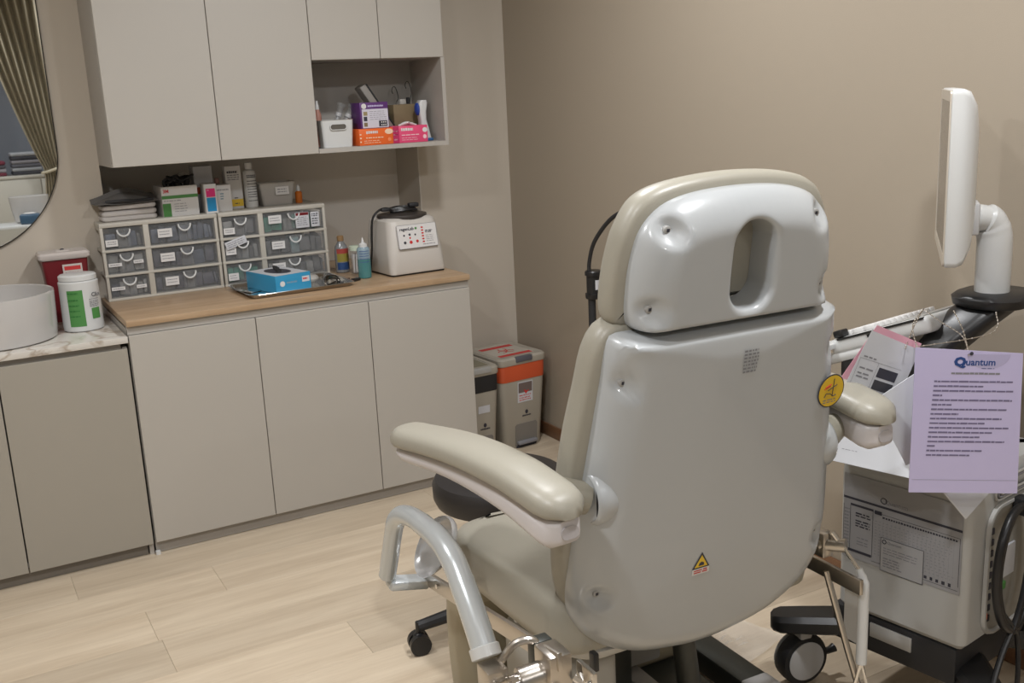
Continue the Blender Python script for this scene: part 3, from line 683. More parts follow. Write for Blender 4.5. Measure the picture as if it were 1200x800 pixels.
dashes(f, .045, .13, [.032], .004, pk, t); dashes(f, .045, .12, [.02, .012], .002, pk, t); oval(f, .148, .022, .008, .009, pk, t, 'round_mark'); dashes(f, .01, .03, [.05, .035, .015], .005, pk, t)
b = B().tube([(-.03, .05, .070), (.0, .045, .080), (.02, .055, .078), (.05, .05, .070)], [.010, .014, .012, .008], 8, 5, flat=.5); b.build('tissue', M_paper, t)
t, f = carton('kraft_box', 'brown cardboard box behind the pink glove box', -.650, -.535, 4.22, .08, ZS, .158, M_brown, .04)
t = thing('glass_vials', 'small clear vials with black cap on top of the brown box', 'vial', (-.585, 4.255, ZS + .1585), 0)
b = B(); b.box(-.02, .008, -.012, .012, 0, .022, bev=.004); b.build('vial', M_frost, t); B().lathe([(.008, 0), (.008, .026), (.006, .028)], c=(.022, 0, 0), n=14).build('cap', M_black, t)
t = thing('wire_hooks', 'thin dark wire hooks standing up behind the brown box', 'wire', (-.565, 4.315, ZS), 0)
for dx, hgt in ((-.03, .235), (.035, .255)):
    B().tube([(dx - .002, 0, .0), (dx - .002, 0, .15), (dx + .012, .0, hgt - .05), (dx + .004, 0, hgt - .008), (dx - .008, 0, hgt), (dx - .016, 0, hgt - .015), (dx - .012, 0, hgt - .03)], .0018, 6, 5).build('hook', M_darkmetal, t)
t = thing('thermometer_gun', 'white and blue handheld device standing in the shelf corner', 'thermometer', (-.53, 4.165, ZS), 0)
P('base', mat('device_blue', (.03, .12, .3), .4), t, -.024, .024, -.03, .03, 0, .012, bev=.005)
b = B(); rg = []
for z, x0, wd in ((.010, -.002, .022), (.05, -.006, .018), (.09, -.012, .0135), (.125, -.014, .017), (.16, -.010, .02), (.172, -.008, .014)):
    rg.append([Vector((x, y, z)) for x, y in rrect(wd, .022, .01, 4, x0, 0)])
b.loft(rg); b.build('grip', M_white, t)
B().ell((-.032, 0, .135), (.012, .02, .028), 14, 8).build('trigger', mat('device_navy', (.02, .05, .28), .4), t)

# ------------------------------------------------------------------ pedal bins
def pedal_bin(label, cx_, cy_, hw, hd, Ht, rz, bandm, decorated):
    t = thing('pedal_bin', label, 'bin', (cx_, cy_, 0), rz, 'slim pedal bins by the wall corner')
    zt = Ht - .045; zb = zt - .075
    def rg(z, s): return [Vector((x, y, z)) for x, y in rrect(hw * s, hd * s, .028, 5)]
    b = B().loft([rg(.0, .80), rg(.006, .82), rg(zb - .01, .965), rg(zb, .97)])
    b.build('body', M_binbody, t)
    B().loft([rg(zb - .002, .98), rg(zb, .985), rg(zt, 1.0), rg(zt + .002, .99)]).build('liner_band', bandm, t)
    B().loft([rg(zt, 1.02), rg(zt + .006, 1.035), rg(zt + .028, 1.03), rg(zt + .036, .98), rg(zt + .036, .80), rg(zt + .032, .77), rg(zt + .032, .5)]).build('lid', M_binbody, t)
    P('lid_handle', M_grey if not decorated else mat('dark_grey_handle', (.10, .10, .12), .4), t, -.045, .045, -hd * 1.045 - .004, -hd * .93, zt + .012, zt + .038, bev=.003)
    # pedal recess
    def fy(z): return -hd * (.82 + .148 * z / zb)
    f = plane((0, fy(.06) - .0008, .06), (1, 0, 0), (0, fy(.11) - fy(.01), .1))
    B().prism(rrect(hw * .48, .058, .012, 4, hw * .1, 0), -.002, .0015, f).build('pedal_recess', mat('recess_grey', (.20, .185, .165), .6), t)
    b = B().box(hw * .1 - hw * .42, hw * .1 + hw * .42, fy(.03) - .022, fy(.03) + .01, .018, .034, bev=.005); b.build('pedal', mat('pedal_grey', (.22, .22, .24), .4), t)
    B().box(hw * .1 - hw * .44, hw * .1 + hw * .44, fy(.01) - .004, fy(.01), .002, .014).build('pedal_shadow_gap', M_ink, t)
    zc = zb * .48; f = plane((hw * .12, fy(zc) - .0012, zc), (1, 0, 0), (0, fy(.11) - fy(.01), .1))
    oval(f, 0, .012, .008, .010, M_ink, t, 'logo_mark'); dashes(f, -.025, .025, [-.006], .007, M_ink, t, z=.0004, word=(.003, .006), gap=.001, ends=[1])
    zc = zb * .80; f = plane((hw * .08, fy(zc) - .0012, zc), (1, 0, 0), (0, fy(.11) - fy(.01), .1))
    if decorated:
        s = area(t, f, -.045, .04, -.045, .055, M_paperg, 'sticker', .0003); area(s, f, -.04, .036, .002, .05, mat('photo_dark', (.16, .12, .11), .6), 'sticker_photo', .0006)
        b = B(); b.quad(*[f @ Vector(p) for p in ((-.012, .018, .0009), (.0, -.008, .0009), (.02, .012, .0009), (.004, .008, .0009))]); b.build('red_check', M_red, s, smooth=False)
        dashes(f, -.036, .034, [-.012, -.024, -.034], .004, M_red, s, z=.0006)
        f = plane((0, 0, zt + .0325), (1, 0, 0), (0, 1, 0)); s = area(t, f, -hw * .74, hw * .74, -hd * .70, hd * .72, mat('label_buff', (.48, .44, .38), .5), 'lid_label')
        area(s, f, -hw * .70, hw * .70, hd * .42, hd * .66, M_red, 'red_stripe', .0008); area(s, f, -hw * .70, hw * .70, -hd * .66, -hd * .44, M_red, 'red_stripe', .0008)
        b = B()
        for k in range(3):
            a = pi / 2 + k * 2 * pi / 3; c0 = (.026 * cos(a), .026 * sin(a))
            ring = [(c0[0] + .022 * cos(q + a), c0[1] + .022 * sin(q + a)) for q in [radians(35 + 290 * j / 16) for j in range(17)]]
            inn = [(c0[0] + .015 * cos(q + a), c0[1] + .015 * sin(q + a)) for q in [radians(35 + 290 * j / 16) for j in range(17)]]
            b.loft([[f @ Vector((x, y, .0009)) for x, y in ring], [f @ Vector((x, y, .0009)) for x, y in inn]], False, False, closed=False)
        b.build('biohazard_symbol', M_red, s, smooth=False)
    else:
        area(t, f, -.03, .03, -.035, .0, M_paperg, 'sticker', .0003)
        f = plane((0, 0, zt + .0325), (1, 0, 0), (0, 1, 0)); area(t, f, -hw * .7, hw * .7, -hd * .70, hd * .72, mat('label_olive', (.22, .20, .14), .6), 'lid_label')
    return t
pedal_bin('right pedal bin, beige with red-orange band and biohazard lid', -.193, 4.165, .128, .150, .455, radians(5), M_redorange, True)
pedal_bin('left pedal bin, beige with black band, half hidden by the cabinet', -.436, 4.105, .09, .15, .45, radians(3), M_blackm, False)

# ------------------------------------------------------------------ gooseneck lamp stand
t = thing('lamp_stand', 'thin black gooseneck lamp stand behind the chair back', 'lamp', (-.25, 3.32, 0))
B().lathe([(.14, 0), (.145, .01), (.13, .025), (.03, .04), (.02, .06)], n=36).build('base', M_blackm, t)
B().cyl((0, 0, .05), (0, 0, .92), .015).build('pole', M_blackm, t)
B().lathe([(.032, .825), (.034, .83), (.034, .845), (.028, .847), (.028, .915), (.034, .917), (.034, .93), (.03, .935)], c=(.01, 0, 0), n=24).build('collar', M_black, t)
B().cyl((.03, -.01, .855), (.07, -.02, .85), .006).build('knob', M_black, t)
curved((.01, 0), .0285, radians(-110), radians(-20), .862, .90, M_paperg, 'label_card', t)
B().tube([(-.01, 0, .92), (-.012, -.01, .98), (-.01, -.05, 1.06), (.0, -.15, 1.150), (.01, -.27, 1.195), (.02, -.38, 1.20), (.03, -.46, 1.16), (.03, -.50, 1.08)], .008, 10, 8).build('gooseneck', M_blackm, t)
B().lathe([(.02, 0), (.03, -.02), (.045, -.07), (.042, -.07), (.026, -.02), (.01, -.01)], c=(.03, -.505, 1.08), n=24).build('lamp_head', M_blackm, t)

# ------------------------------------------------------------------ black stool
sx0, sy0 = -1.10, 2.555
t = thing('stool', 'round black padded stool on castors beside the chair', 'stool', (sx0, sy0, 0), 0)
B().lathe([(.10, .435), (.17, .437), (.190, .447), (.198, .465), (.199, .505), (.190, .522), (.155, .531), (.02, .53)], n=64).build('seat', mat('black_vinyl', (.02, .018, .018), .42, bump=.05), t)
B().cyl((0, 0, .12), (0, 0, .43), .025).build('gas_column', M_black, t)
B().lathe([(.03, .085), (.045, .09), (.045, .125), (.03, .13)], n=24).build('hub', M_blackm, t)
for k in range(5):
    a = radians(169 + 72 * k); d = Vector((cos(a), sin(a), 0)); n_ = Vector((-sin(a), cos(a), 0))
    l = B(); l.tube([d * .03 + Vector((0, 0, .108)), d * .15 + Vector((0, 0, .105)), d * .275 + Vector((0, 0, .085))], [.024, .021, .017], 10); l = l.build('leg', M_blackm, t)
    c = B(); p = d * .275
    for sgn in (-1, 1): c.cyl(p + n_ * sgn * .006 + Vector((0, 0, .032)), p + n_ * sgn * .026 + Vector((0, 0, .032)), .032, 24)
    c.cyl(p + Vector((0, 0, .05)), p + Vector((0, 0, .1)), .009); c.ell(p + Vector((0, 0, .052)), (.02, .02, .016), 12, 8); c.build('castor', M_black, t)

# ------------------------------------------------------------------ treatment chair
CH = thing('treatment_chair', 'white and beige electric treatment chair seen from behind', 'chair', (-1.160, 1.4204, 0), radians(-2))
S81, C81 = sin(radians(81)), cos(radians(81))
def bk(u, v, w): return Vector((u, w * S81 - v * C81, 1.175 + v * S81 + w * C81))
def sym(pts): return smooth_poly([(a, v) for a, v in pts] + [(-a, v) for a, v in reversed(pts) if a > 1e-6], 5)
def plate_mesh(outline, center, hole=None, dents=(), seam=None, depth=.075, crown=.006, R=.066):
    """rounded shell: height over the face follows the true distance to the rim"""
    o = star(outline, center, 220); n = len(o)
    segs = [(Vector(o[i]), Vector(o[(i + 1) % n])) for i in range(n)]
    def dist(p):
        best = 9
        for a, b_ in segs[::2]:
            b_ = Vector(b_); e = b_ - a; t_ = max(-1, min(2, (p - a).dot(e) / max(1e-12, e.dot(e)))); d = (p - a - e * max(0, min(2, t_))).length
            if seam is not None: d *= 1 + 3 * max(0, 1 - abs((a.y + b_.y) / 2 - seam) / .03)
            if d < best: best = d
        return best
    inner = star(hole, center, 220) if hole else [(center[0], center[1])] * n
    ks = [0, .006, .014, .025, .04, .06, .08, .105, .13, .16, .19, .225, .26, .30, .34, .39, .45, .52, .6, .68, .76, .83, .88, .92, .95, .97, .985, 1.0] if hole else [0, .003, .007, .013, .02, .03, .042, .055, .07, .085, .10, .12, .14, .16, .18, .2, .225, .25, .28, .32, .38, .46, .55, .65, .75, .85, .93, .985]
    out = [[bk(x, y, depth) for x, y in o]]
    for k in ks:
        q = []
        for a, b_ in zip(o, inner):
            p = Vector(a) * (1 - k) + Vector(b_) * k; d = dist(p) if k > 0 else 0
            u = max(0, 1 - d / R); w_ = depth * .80 * (1 - (1 - u ** 1.6) ** (1 / 1.6)) if u < 1 else depth * .80
            if hole:
                dh = (p - Vector(b_)).length; v = max(0, 1 - dh / .014); w_ += .012 * (1 - sqrt(max(0, 1 - v * v)))
            w_ -= crown * max(0, min(1, (d - R) / .15)) ** .8
            for (dx, dy, rad, dep) in dents:
                dd = (p - Vector((dx, dy))).length
                if dd < rad: w_ += dep * (0.5 + 0.5 * cos(pi * dd / rad)) ** .7
            q.append(bk(p.x, p.y, w_))
        out.append(q)
    if hole:
        for i_, w_ in ((.002, .04), (.004, depth)): out.append([bk(x, y, w_) for x, y in inset(inner, i_)])
    def height(p):
        d = dist(p); u = max(0, 1 - d / R); w_ = depth * .80 * (1 - (1 - u ** 1.6) ** (1 / 1.6)) if u < 1 else depth * .80
        for (dx, dy, rad, dep) in dents:
            dd = (p - Vector((dx, dy))).length
            if dd < rad: w_ += dep * (0.5 + 0.5 * cos(pi * dd / rad)) ** .7
        return w_ - crown * max(0, min(1, (d - R) / .15)) ** .8
    return B().loft(out, True, hole is None), height
back_o = sym([(0, -.004), (.10, -.004), (.20, -.004), (.25, -.006), (.264, -.03), (.272, -.10), (.285, -.20), (.300, -.32), (.314, -.44), (.318, -.53), (.306, -.60), (.256, -.665), (.165, -.714), (.065, -.735), (0, -.740)])
back_o = back_o[::-1] if sum(back_o[i][0] * back_o[(i + 1) % len(back_o)][1] - back_o[(i + 1) % len(back_o)][0] * back_o[i][1] for i in range(len(back_o))) < 0 else back_o
BD = [(s * a, v, .031, .020) for s in (-1, 1) for a, v in ((.243, -.090), (.276, -.525))]
sb_, HB = plate_mesh(back_o, (0, -.36), dents=BD, seam=-.004); sb_.build('back_shell', M_plate, CH, ang=50)
# screws in the recesses
def screw(u, v, w, parent):
    f = plane(bk(u, v, w), (1, 0, 0), bk(0, 1, 0) - bk(0, 0, 0))
    s = B(); s.lathe([(.0075, -.008), (.0075, 0), (.006, .001)], n=16, mtx=f)
    s = s.build('screw', M_grey, parent)
    b = B().box(-.003, .003, -.003, .003, .0008, .0014, mtx=f); b.build('screw_socket', M_ink, s, smooth=False)
for u, v, rr, dd in BD: screw(u, v, HB(Vector((u, v))) - .003, CH)
cush_o = sym([(0, .018), (.10, .018), (.20, .016), (.255, .005), (.285, -.04), (.300, -.12), (.318, -.22), (.329, -.34), (.331, -.44), (.322, -.54), (.292, -.61), (.20, -.665), (.09, -.69), (0, -.695)])
if sum(cush_o[i][0] * cush_o[(i + 1) % len(cush_o)][1] - cush_o[(i + 1) % len(cush_o)][0] * cush_o[i][1] for i in range(len(cush_o))) < 0: cush_o = cush_o[::-1]
def cushion(outline, center, name, w0=.066, w1=.155, m=M_leather):
    o = star(outline, center, 120); Wd = w1 - w0
    pr = [(.04, 0), (.012, .03), (.003, .12), (0, .3), (.001, .5), (.006, .68), (.016, .82), (.032, .92), (.055, .98), (.08, 1.0)]
    rg = [[bk(x, y, w0 + Wd * q) for x, y in inset(o, i)] for i, q in pr]; last = inset(o, .08)
    for k in (.8, .6, .4, .2): rg.append([bk(center[0] + (x - center[0]) * k, center[1] + (y - center[1]) * k, w1 + .004 * (1 - k)) for x, y in last])
    return B().loft(rg).build(name, m, CH, ang=60)
cushion(cush_o, (0, -.36), 'back_cushion')
# headrest
head_o = sym([(0, -.002), (.12, -.002), (.205, .0), (.226, .022), (.228, .08), (.222, .135), (.205, .185), (.165, .222), (.10, .240), (0, .246)])
if sum(head_o[i][0] * head_o[(i + 1) % len(head_o)][1] - head_o[(i + 1) % len(head_o)][0] * head_o[i][1] for i in range(len(head_o))) < 0: head_o = head_o[::-1]
hole_o = [(.006 + x, .110 + y) for x, y in rrect(.048, .084, .045, 10)]
HD = [(s * a, v, .031, .020) for s in (-1, 1) for a, v in ((.170, .186), (.198, .045))]
sh_, HH = plate_mesh(head_o, (.006, .112), hole=hole_o, dents=HD, seam=-.002, crown=0); sh_.build('headrest_shell', M_plate, CH, ang=50)
for u, v, rr, dd in HD: screw(u, v, HH(Vector((u, v))) - .003, CH)
hc = sym([(0, -.004), (.14, -.004), (.23, 0), (.252, .02), (.255, .07), (.248, .13), (.232, .185), (.195, .235), (.12, .258), (0, .266)])
if sum(hc[i][0] * hc[(i + 1) % len(hc)][1] - hc[(i + 1) % len(hc)][0] * hc[i][1] for i in range(len(hc))) < 0: hc = hc[::-1]
cushion(hc, (0, .12), 'headrest_cushion', .068, .15)
B().loft([[bk(x, v, w_) for x in (-.19, .19)] for v, w_ in ((-.05, .05), (.012, .05), (.012, .07), (-.05, .07))], False, False, closed=False, loop=True).build('hinge_block', M_blackm, CH)
# arm sockets, brackets and armrests
for s in (-1, 1):
    c = bk(s * .292, -.325, .055); rg = []
    for dx, r in ((-.15, .006), (-.12, .022), (-.085, .038), (-.05, .048), (-.025, .053), (-.008, .053), (.0, .049), (.002, .045), (-.003, .042), (-.03, .040)):
        rg.append([c + Vector((s * dx, r * 1.0 * cos(a), r * 1.05 * sin(a))) for a in [2 * pi * k / 36 for k in range(36)]])
    B().loft(rg, True, True).build('arm_socket', M_plate, CH, ang=60)
    B().tube([c + Vector((-s * .04, 0, 0)), c + Vector((-s * .006, 0, 0))], .0425, 28).build('socket_bore', M_blackm, CH)
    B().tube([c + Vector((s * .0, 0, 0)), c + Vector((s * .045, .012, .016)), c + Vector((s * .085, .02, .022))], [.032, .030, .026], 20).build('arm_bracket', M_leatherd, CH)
    ar = Vector((-.395, -.015, .905)) if s == -1 else Vector((.378, .005, .925)); af = Vector((s * .45, .64, .872))
    if s == 1: af = Vector((.40, .58, .90))
    dv = (af - ar); Ln = dv.length; dv.normalize(); side = dv.cross(Vector((0, 0, 1))).normalized(); up = side.cross(dv)
    def pos(t_, a, h): return ar + dv * t_ * Ln + side * a + up * h
    rg = []; NN = 26
    for i in range(NN + 1):
        t_ = i / NN; e = min(t_, 1 - t_) * Ln / .055; k = sqrt(max(0.02, 1 - max(0, 1 - e) ** 2)) if e < 1 else 1.0
        hwid = (.050 + .006 * sin(pi * t_)) * (.35 + .65 * k); th = .030 * (.45 + .55 * k); zc = .0 + .022 * sin(pi * min(1, t_ * 1.1)) * (1 if t_ < .9 else 1) + (.0 if t_ > .25 else -.01 * (1 - t_ * 4))
        ring = []
        for q in range(28):
            a = 2 * pi * q / 28; ca, sa = cos(a), sin(a)
            xx = hwid * (abs(ca) ** .75) * (1 if ca > 0 else -1); hh = (th * 1.15 if sa > 0 else th * .55) * (abs(sa) ** .8) * (1 if sa > 0 else -1)
            ring.append(pos(t_, xx, zc + hh))
        rg.append(ring)
    B().loft(rg).build('armrest_pad', M_leather, CH, ang=60)
    rg = []
    for i in range(NN + 1):
        t_ = i / NN; e = min(t_ + .0, 1 - t_) * Ln / .045; k = sqrt(max(0.03, 1 - max(0, 1 - e) ** 2)) if e < 1 else 1.0
        hwid = .042 * (.4 + .6 * k); dep = (.062 - .034 * t_) * (.6 + .4 * k); zc = .022 * sin(pi * min(1, t_ * 1.1)) - .012 + (.0 if t_ > .25 else -.01 * (1 - t_ * 4))
        tt = .015 + t_ * .965
        pts = rrect(hwid, dep / 2, min(.018, hwid * .5, dep * .45), 4, 0, -dep / 2)
        rg.append([pos(tt, x, zc + y) for x, y in pts])
    B().loft(rg).build('armrest_underside', M_armw, CH, ang=60)
    f = plane(pos(.014, -.0 if s == -1 else 0, -.045), -side, up) 
    B().prism(rrect(.018, .012, .011, 6), -.002, .0012, f).build('end_cap', mat('lilac_grey', (.45, .43, .44), .4), CH)
# seat
so = rrect(.335, .285, .075, 10, 0, .43)
def stz(p): return Vector((p.x, p.y, p.z - (p.y - .2) * .05))
rg = []
for i, z in ((.05, .495), (.02, .499), (.005, .51), (0, .535), (0, .580), (.001, .600), (.005, .613), (.013, .622), (.028, .630), (.055, .642), (.09, .655)):
    rg.append([stz(Vector((x, y, z))) for x, y in inset(so, i)])
l = inset(so, .09)
for k in (.8, .6, .4, .2, .05): rg.append([stz(Vector((x * k, .43 + (y - .43) * k, (.688 - .033 * k ** 2.5)))) for x, y in l])
B().loft(rg).build('seat_cushion', M_leather, CH, ang=60)
# seat under-shell
uo = rrect(.27, .26, .09, 8, -.04, .41); rg = []
for i, z in ((.10, .462), (.055, .467), (.022, .475), (.004, .490), (0, .503), (.01, .51)): rg.append([Vector((x, y, z)) for x, y in inset(uo, i)])
B().loft(rg).build('seat_shell', mat('shell_grey_beige', (.47, .46, .43), .4), CH, ang=60)
B().prism(rrect(.018, .016, .005, 3), -.003, .0015, plane((-.3105, .26, .490), (0, -1, 0), (.2, 0, 1))).build('shell_vent', M_lgrey, CH)
P('column', mat('column_grey', (.36, .35, .32), .45), CH, -.29, -.14, .24, .52, .09, .44, bev=.03, seg=4)
P('lift_housing', M_darkmetal, CH, -.13, .04, .46, .64, .085, .42, bev=.02)
# leg rest
def legp(d, q): return (0.60 + d, q)
rg = []
path = [(.61, .50), (.675, .46), (.715, .38), (.725, .28), (.71, .16), (.68, .07)]
N = 24; Pc = catmull([Vector((0, a, c_)) for a, c_ in path], 5)
for i, p in enumerate(Pc):
    d = (Pc[min(i + 1, len(Pc) - 1)] - Pc[max(i - 1, 0)]).normalized(); nrm = Vector((0, d.z * -1, d.y))
    e = min(i, len(Pc) - 1 - i) / 3; k = 1 if e >= 1 else .55 + .45 * sqrt(1 - (1 - e) ** 2)
    rg.append([p + Vector((x, 0, 0)) + nrm * y_ for x, y_ in rrect(.33 * (.93 + .07 * k), .066 * k, .045 * k, 6)])
B().loft(rg).build('leg_rest', mat('shaded_leather', (.36, .315, .22), .42, bump=.1, bscale=400), CH, ang=60)  # same leather as the cushions, shade under the seat put into its colour
P('leg_rest_backing', M_grey, CH, -.2, .2, .575, .62, .14, .44, bev=.01)
# white actuator rod seen under the seat
B().cyl((-.26, .47, .20), (-.26, .47, .50), .018).build('actuator', M_white, CH)
# base on the floor
P('base_plate', M_darkmetal, CH, -.30, .30, .30, .85, .035, .085, bev=.008)
for s in (-1, 1):
    r = B().box(s * .395 - .042, s * .395 + .042, .40, .80 if s == -1 else 1.0, .03, .095, bev=.006); r = r.build('base_runner', M_darkmetal, CH)
    P('end_cap', M_lgrey, r, s * .395 - .043, s * .395 + .043, .22, .44, .028, .098, bev=.008)
    for yy in (.3, .76):
        B().cyl((s * .395, yy, 0), (s * .395, yy, .03), .02).build('foot', M_rubber, CH)
    P('side_bracket', mat('bracket_taupe', (.34, .31, .27), .4), CH, s * .12 - .028, s * .12 + .028, .30, .84, .088, .12, bev=.006)
B().tube([(.14, .36, .12), (.05, .28, .42)], [.030, .026], 16).build('lift_actuator', M_darkmetal, CH)
P('actuator_foot', M_darkmetal, CH, .09, .19, .30, .42, .08, .13, bev=.01)
P('cable_clip', M_black, CH, -.285, -.272, .11, .13, .49, .53, bev=.003)
# side rails with clamps
for s in (-1, 1):
    x0 = s * .398
    a, b_ = Vector((x0, .72, .478)), Vector((x0, .04, .585)) if s == -1 else Vector((x0, .08, .50))
    if s == 1: a = Vector((x0, .62, .50))
    dd = (b_ - a); mtx = plane(a, dd, (0, 0, 1))
    r = B().box(0, dd.length, -.018, .018, -.005, .005, bev=.001, mtx=mtx).build('side_rail', M_steel, CH)
    for q in (.15, .5): B().cyl(a + dd * q + Vector((-.0, 0, 0)), a + dd * q + Vector((s * .008, 0, 0)), .006, 12).build('bolt', M_chrome, r)
    for q in (.2,): B().cyl(a + dd * q, a + dd * q - Vector((s * .09, 0, .01)), .008, 10).build('rail_standoff', M_steel, r)
    P('end_sleeve', M_armw, r, x0 - .008, x0 + .008, a.y - .01, a.y + .02, a.z - .024, a.z + .022, bev=.003)
# left grab handle and its clamp
HT = thing('stirrup_handle', 'curved silver tube handle clamped to the left side of chair', 'handle', (-1.160, 1.4204, -.006), radians(-2))
X = -.495
tp = [(X, .165, .592), (X, .20, .635), (X, .237, .675), (X, .291, .722), (X, .36, .742), (X, .43, .742), (X, .50, .737), (X - .002, .56, .722), (X - .004, .598, .695), (X - .002, .63, .65), (X, .66, .60), (X, .70, .52)]
B().tube(tp, [.026, .026, .026, .025, .024, .023, .022, .022, .022, .021, .021, .021], 18, 6).build('tube', M_silver, HT)
rg = []
b = B().box(-.022, .022, 0, .10, -.012, .012, bev=.006, mtx=plane((X + .0, .700, .498), (0, 1, .1), (.09, 0, -.02))); b.build('foot_bar', M_silver, HT)
# heel shell beyond the tube: half dish
b = B(); rg = []
for i in range(9):
    th = pi * .5 * i / 8
    rg.append([Vector((X + .080 + .03 * cos(th) * cos(a), .60 + .10 * cos(th) * sin(a), .61 + .07 * cos(th) * cos(a) - .035 * cos(th) * sin(a))) + Vector((.04 * sin(th), 0, 0)) for a in [2 * pi * k / 28 for k in range(28)]])
b.loft(rg, False, True); b.build('heel_cup', mat('cup_silver', (.5, .5, .5), .25, .5), HT)
B().lathe([(.026, -.01), (.030, -.008), (.030, .012), (.027, .014)], n=24, mtx=Matrix.Translation((X, .158, .582)) @ Matrix.Rotation(radians(-35), 4, 'X')).build('collar', M_white, HT)
P('clamp_socket', M_steel, HT, X - .022, X + .022, .105, .155, .515, .57, bev=.003)
B().cyl((X, .13, .515), (X, .12, .40), .024).build('lower_tube', M_silver, HT)
B().tube([(X + .02, .14, .565), (X + .05, .13, .60), (X + .085, .12, .60), (X + .095, .115, .565), (X + .09, .115, .53)], .008, 10, 5).build('bail', M_steel, HT)
B().cyl((X + .035, .09, .545), (X + .085, .085, .55), .026, 24).build('clamp_barrel', M_steel, HT)
B().cyl((X + .015, .09, .543), (X + .037, .09, .545), .018, 24).build('barrel_cap', M_chrome, HT)
B().cyl((X - .03, .085, .53), (X + .018, .09, .543), .008, 12).build('lever', M_chrome, HT)
B().ell((X - .005, .085, .540), (.013, .013, .013), 14, 8).build('lever_ball', M_chrome, HT)
P('clamp_block', M_steel, HT, X + .078, X + .125, .045, .11, .53, .60, bev=.004)
P('clamp_jaw', M_darkmetal, HT, X + .08, X + .12, .11, .14, .54, .60, bev=.003)
B().tube([(X + .085 + .022 * cos(a), .03, .515 + .022 * sin(a)) for a in [2 * pi * k / 16 for k in range(16)]], .004, 8, closed=True).build('pull_ring', M_chrome, HT)
b = B()
for k in range(4): b.tube([(X + .13 + .018 * k, .045, .55 - .016 * k), (X + .14 + .018 * k, .03, .54 - .016 * k)], .010, 8)
b.box(X + .135, X + .145, -.01, .05, .50, .58, bev=.002).build('clamp_bolt', M_chrome, HT)
# right folded leg holder
HR = thing('folded_leg_holder', 'folded steel rod leg holder clamped to the right chair rail', 'leg holder', (-1.160, 1.4204, 0), radians(-2))
x0 = .398
P('clamp_plate', M_steel, HR, x0 - .02, x0 + .012, .18, .235, .535, .595, bev=.004)
B().cyl((x0 - .01, .20, .565), (x0 + .02, .15, .57), .016, 20).build('clamp_barrel', M_steel, HR)
B().cyl((x0 + .0, .175, .60), (x0 + .02, .155, .56), .007, 12).build('lever', M_chrome, HR)
B().cyl((x0 + .01, .155, .575), (x0 + .02, .105, .525), .0045, 10).build('rod', M_chrome, HR)
B().tube([(x0 + .02, .108, .53), (x0 + .022, .098, .505), (x0 + .022, .095, .48), (x0 + .022, .095, .30)], [.008, .011, .0125, .0125], 14, 3).build('sleeve', M_white, HR)
B().tube([(x0 + .022, .095, .30), (x0 + .01, .10, .25), (x0 + .0, .10, .20)], .004, 8).build('wire', M_chrome, HR)
B().tube([(x0 + .022, .095, .30), (x0 + .03, .085, .25), (x0 + .035, .085, .215)], .004, 8).build('wire', M_chrome, HR)
B().tube([(x0 - .005, .185, .50), (x0 + .01, .125, .32), (x0 + .02, .10, .24)], .008, 10).build('strut', M_steel, HR)
B().box(x0 - .004, x0 + .014, .10, .23, .495, .505).box(x0 + .01, x0 + .014, .10, .14, .35, .48).build('guard', M_frost, HR)
# stickers on the shell
f = plane(bk(.016, -.075, min(HB(Vector((.016, v))) for v in (-.05, -.06, -.075, -.09, -.1)) - .0012), (1, 0, 0), bk(0, 1, 0) - bk(0, 0, 0))
s_ = dashes(f, -.018, .018, [.022, .015, .008, .001, -.006, -.013, -.02], .004, M_inkl, CH, 'serial_print', word=(.002, .008), gap=.0025)
f = plane(bk(-.052, -.498, -.0068), (1, 0, 0), bk(0, 1, 0) - bk(0, 0, 0))
s_ = B().prism([(-.021, -.012), (.021, -.012), (0, .024)], 0, .0006, f).build('warning_triangle', M_ink, CH, smooth=False)
B().prism([(-.016, -.009), (.016, -.009), (0, .0175)], .0006, .0009, f).build('yellow_field', M_yellow, s_, smooth=False)
B().prism([(-.007, -.006), (.007, -.006), (.006, .0), (.0, .003), (-.005, .0)], .0009, .0012, f).build('hand_symbol', M_ink, s_, smooth=False)
s_ = B().prism([(-.021, -.026), (.021, -.026), (.021, -.0125), (-.021, -.0125)], 0, .0005, f).build('caption_strip', M_paper, CH, smooth=False)
dashes(f, -.017, .017, [-.0165, -.0215], .003, M_red, s_, z=.0007)
f = plane(bk(.247, -.178, .0035), (1, 0, -.10), bk(0, 1, 0) - bk(0, 0, 0)) @ Matrix.Translation((0, 0, .0015))
f = plane(bk(.238, -.178, -.002), (1, .05, 0), bk(0, 1, 0) - bk(0, 0, 0))
s_ = B().lathe([(.036, 0), (.036, .0008), (.0335, .0009)], n=40, mtx=f).build('round_sticker_edge', M_ink, CH)
B().lathe([(.0335, .0009), (.0335, .0011)], n=40, mtx=f).build('yellow_field', M_yellow, s_)
b = B().tube([f @ Vector(p) for p in ((.004, .026, .0015), (.004, .0, .0015), (.004, -.012, .0015))], .0009, 5); b.tube([f @ Vector(p) for p in ((-.01, .002, .0015), (.014, .012, .0015))], .0009, 5); b.tube([f @ Vector(p) for p in ((-.018, -.012, .0015), (-.014, -.004, .0015), (-.002, -.006, .0015), (.006, -.012, .0015), (.014, -.010, .0015))], .0009, 5); b.build('black_symbol', M_ink, s_)
b = B().tube([f @ Vector(p) for p in ((-.020, .006, .0015), (-.004, .011, .0015))], .001, 5); b.tube([f @ Vector(p) for p in ((-.018, .010, .0015), (-.002, .015, .0015))], .001, 5); b.build('red_lines', M_red, s_)
dashes(f, -.02, .02, [-.019, -.024], .0025, M_inkl, s_, z=.0014)

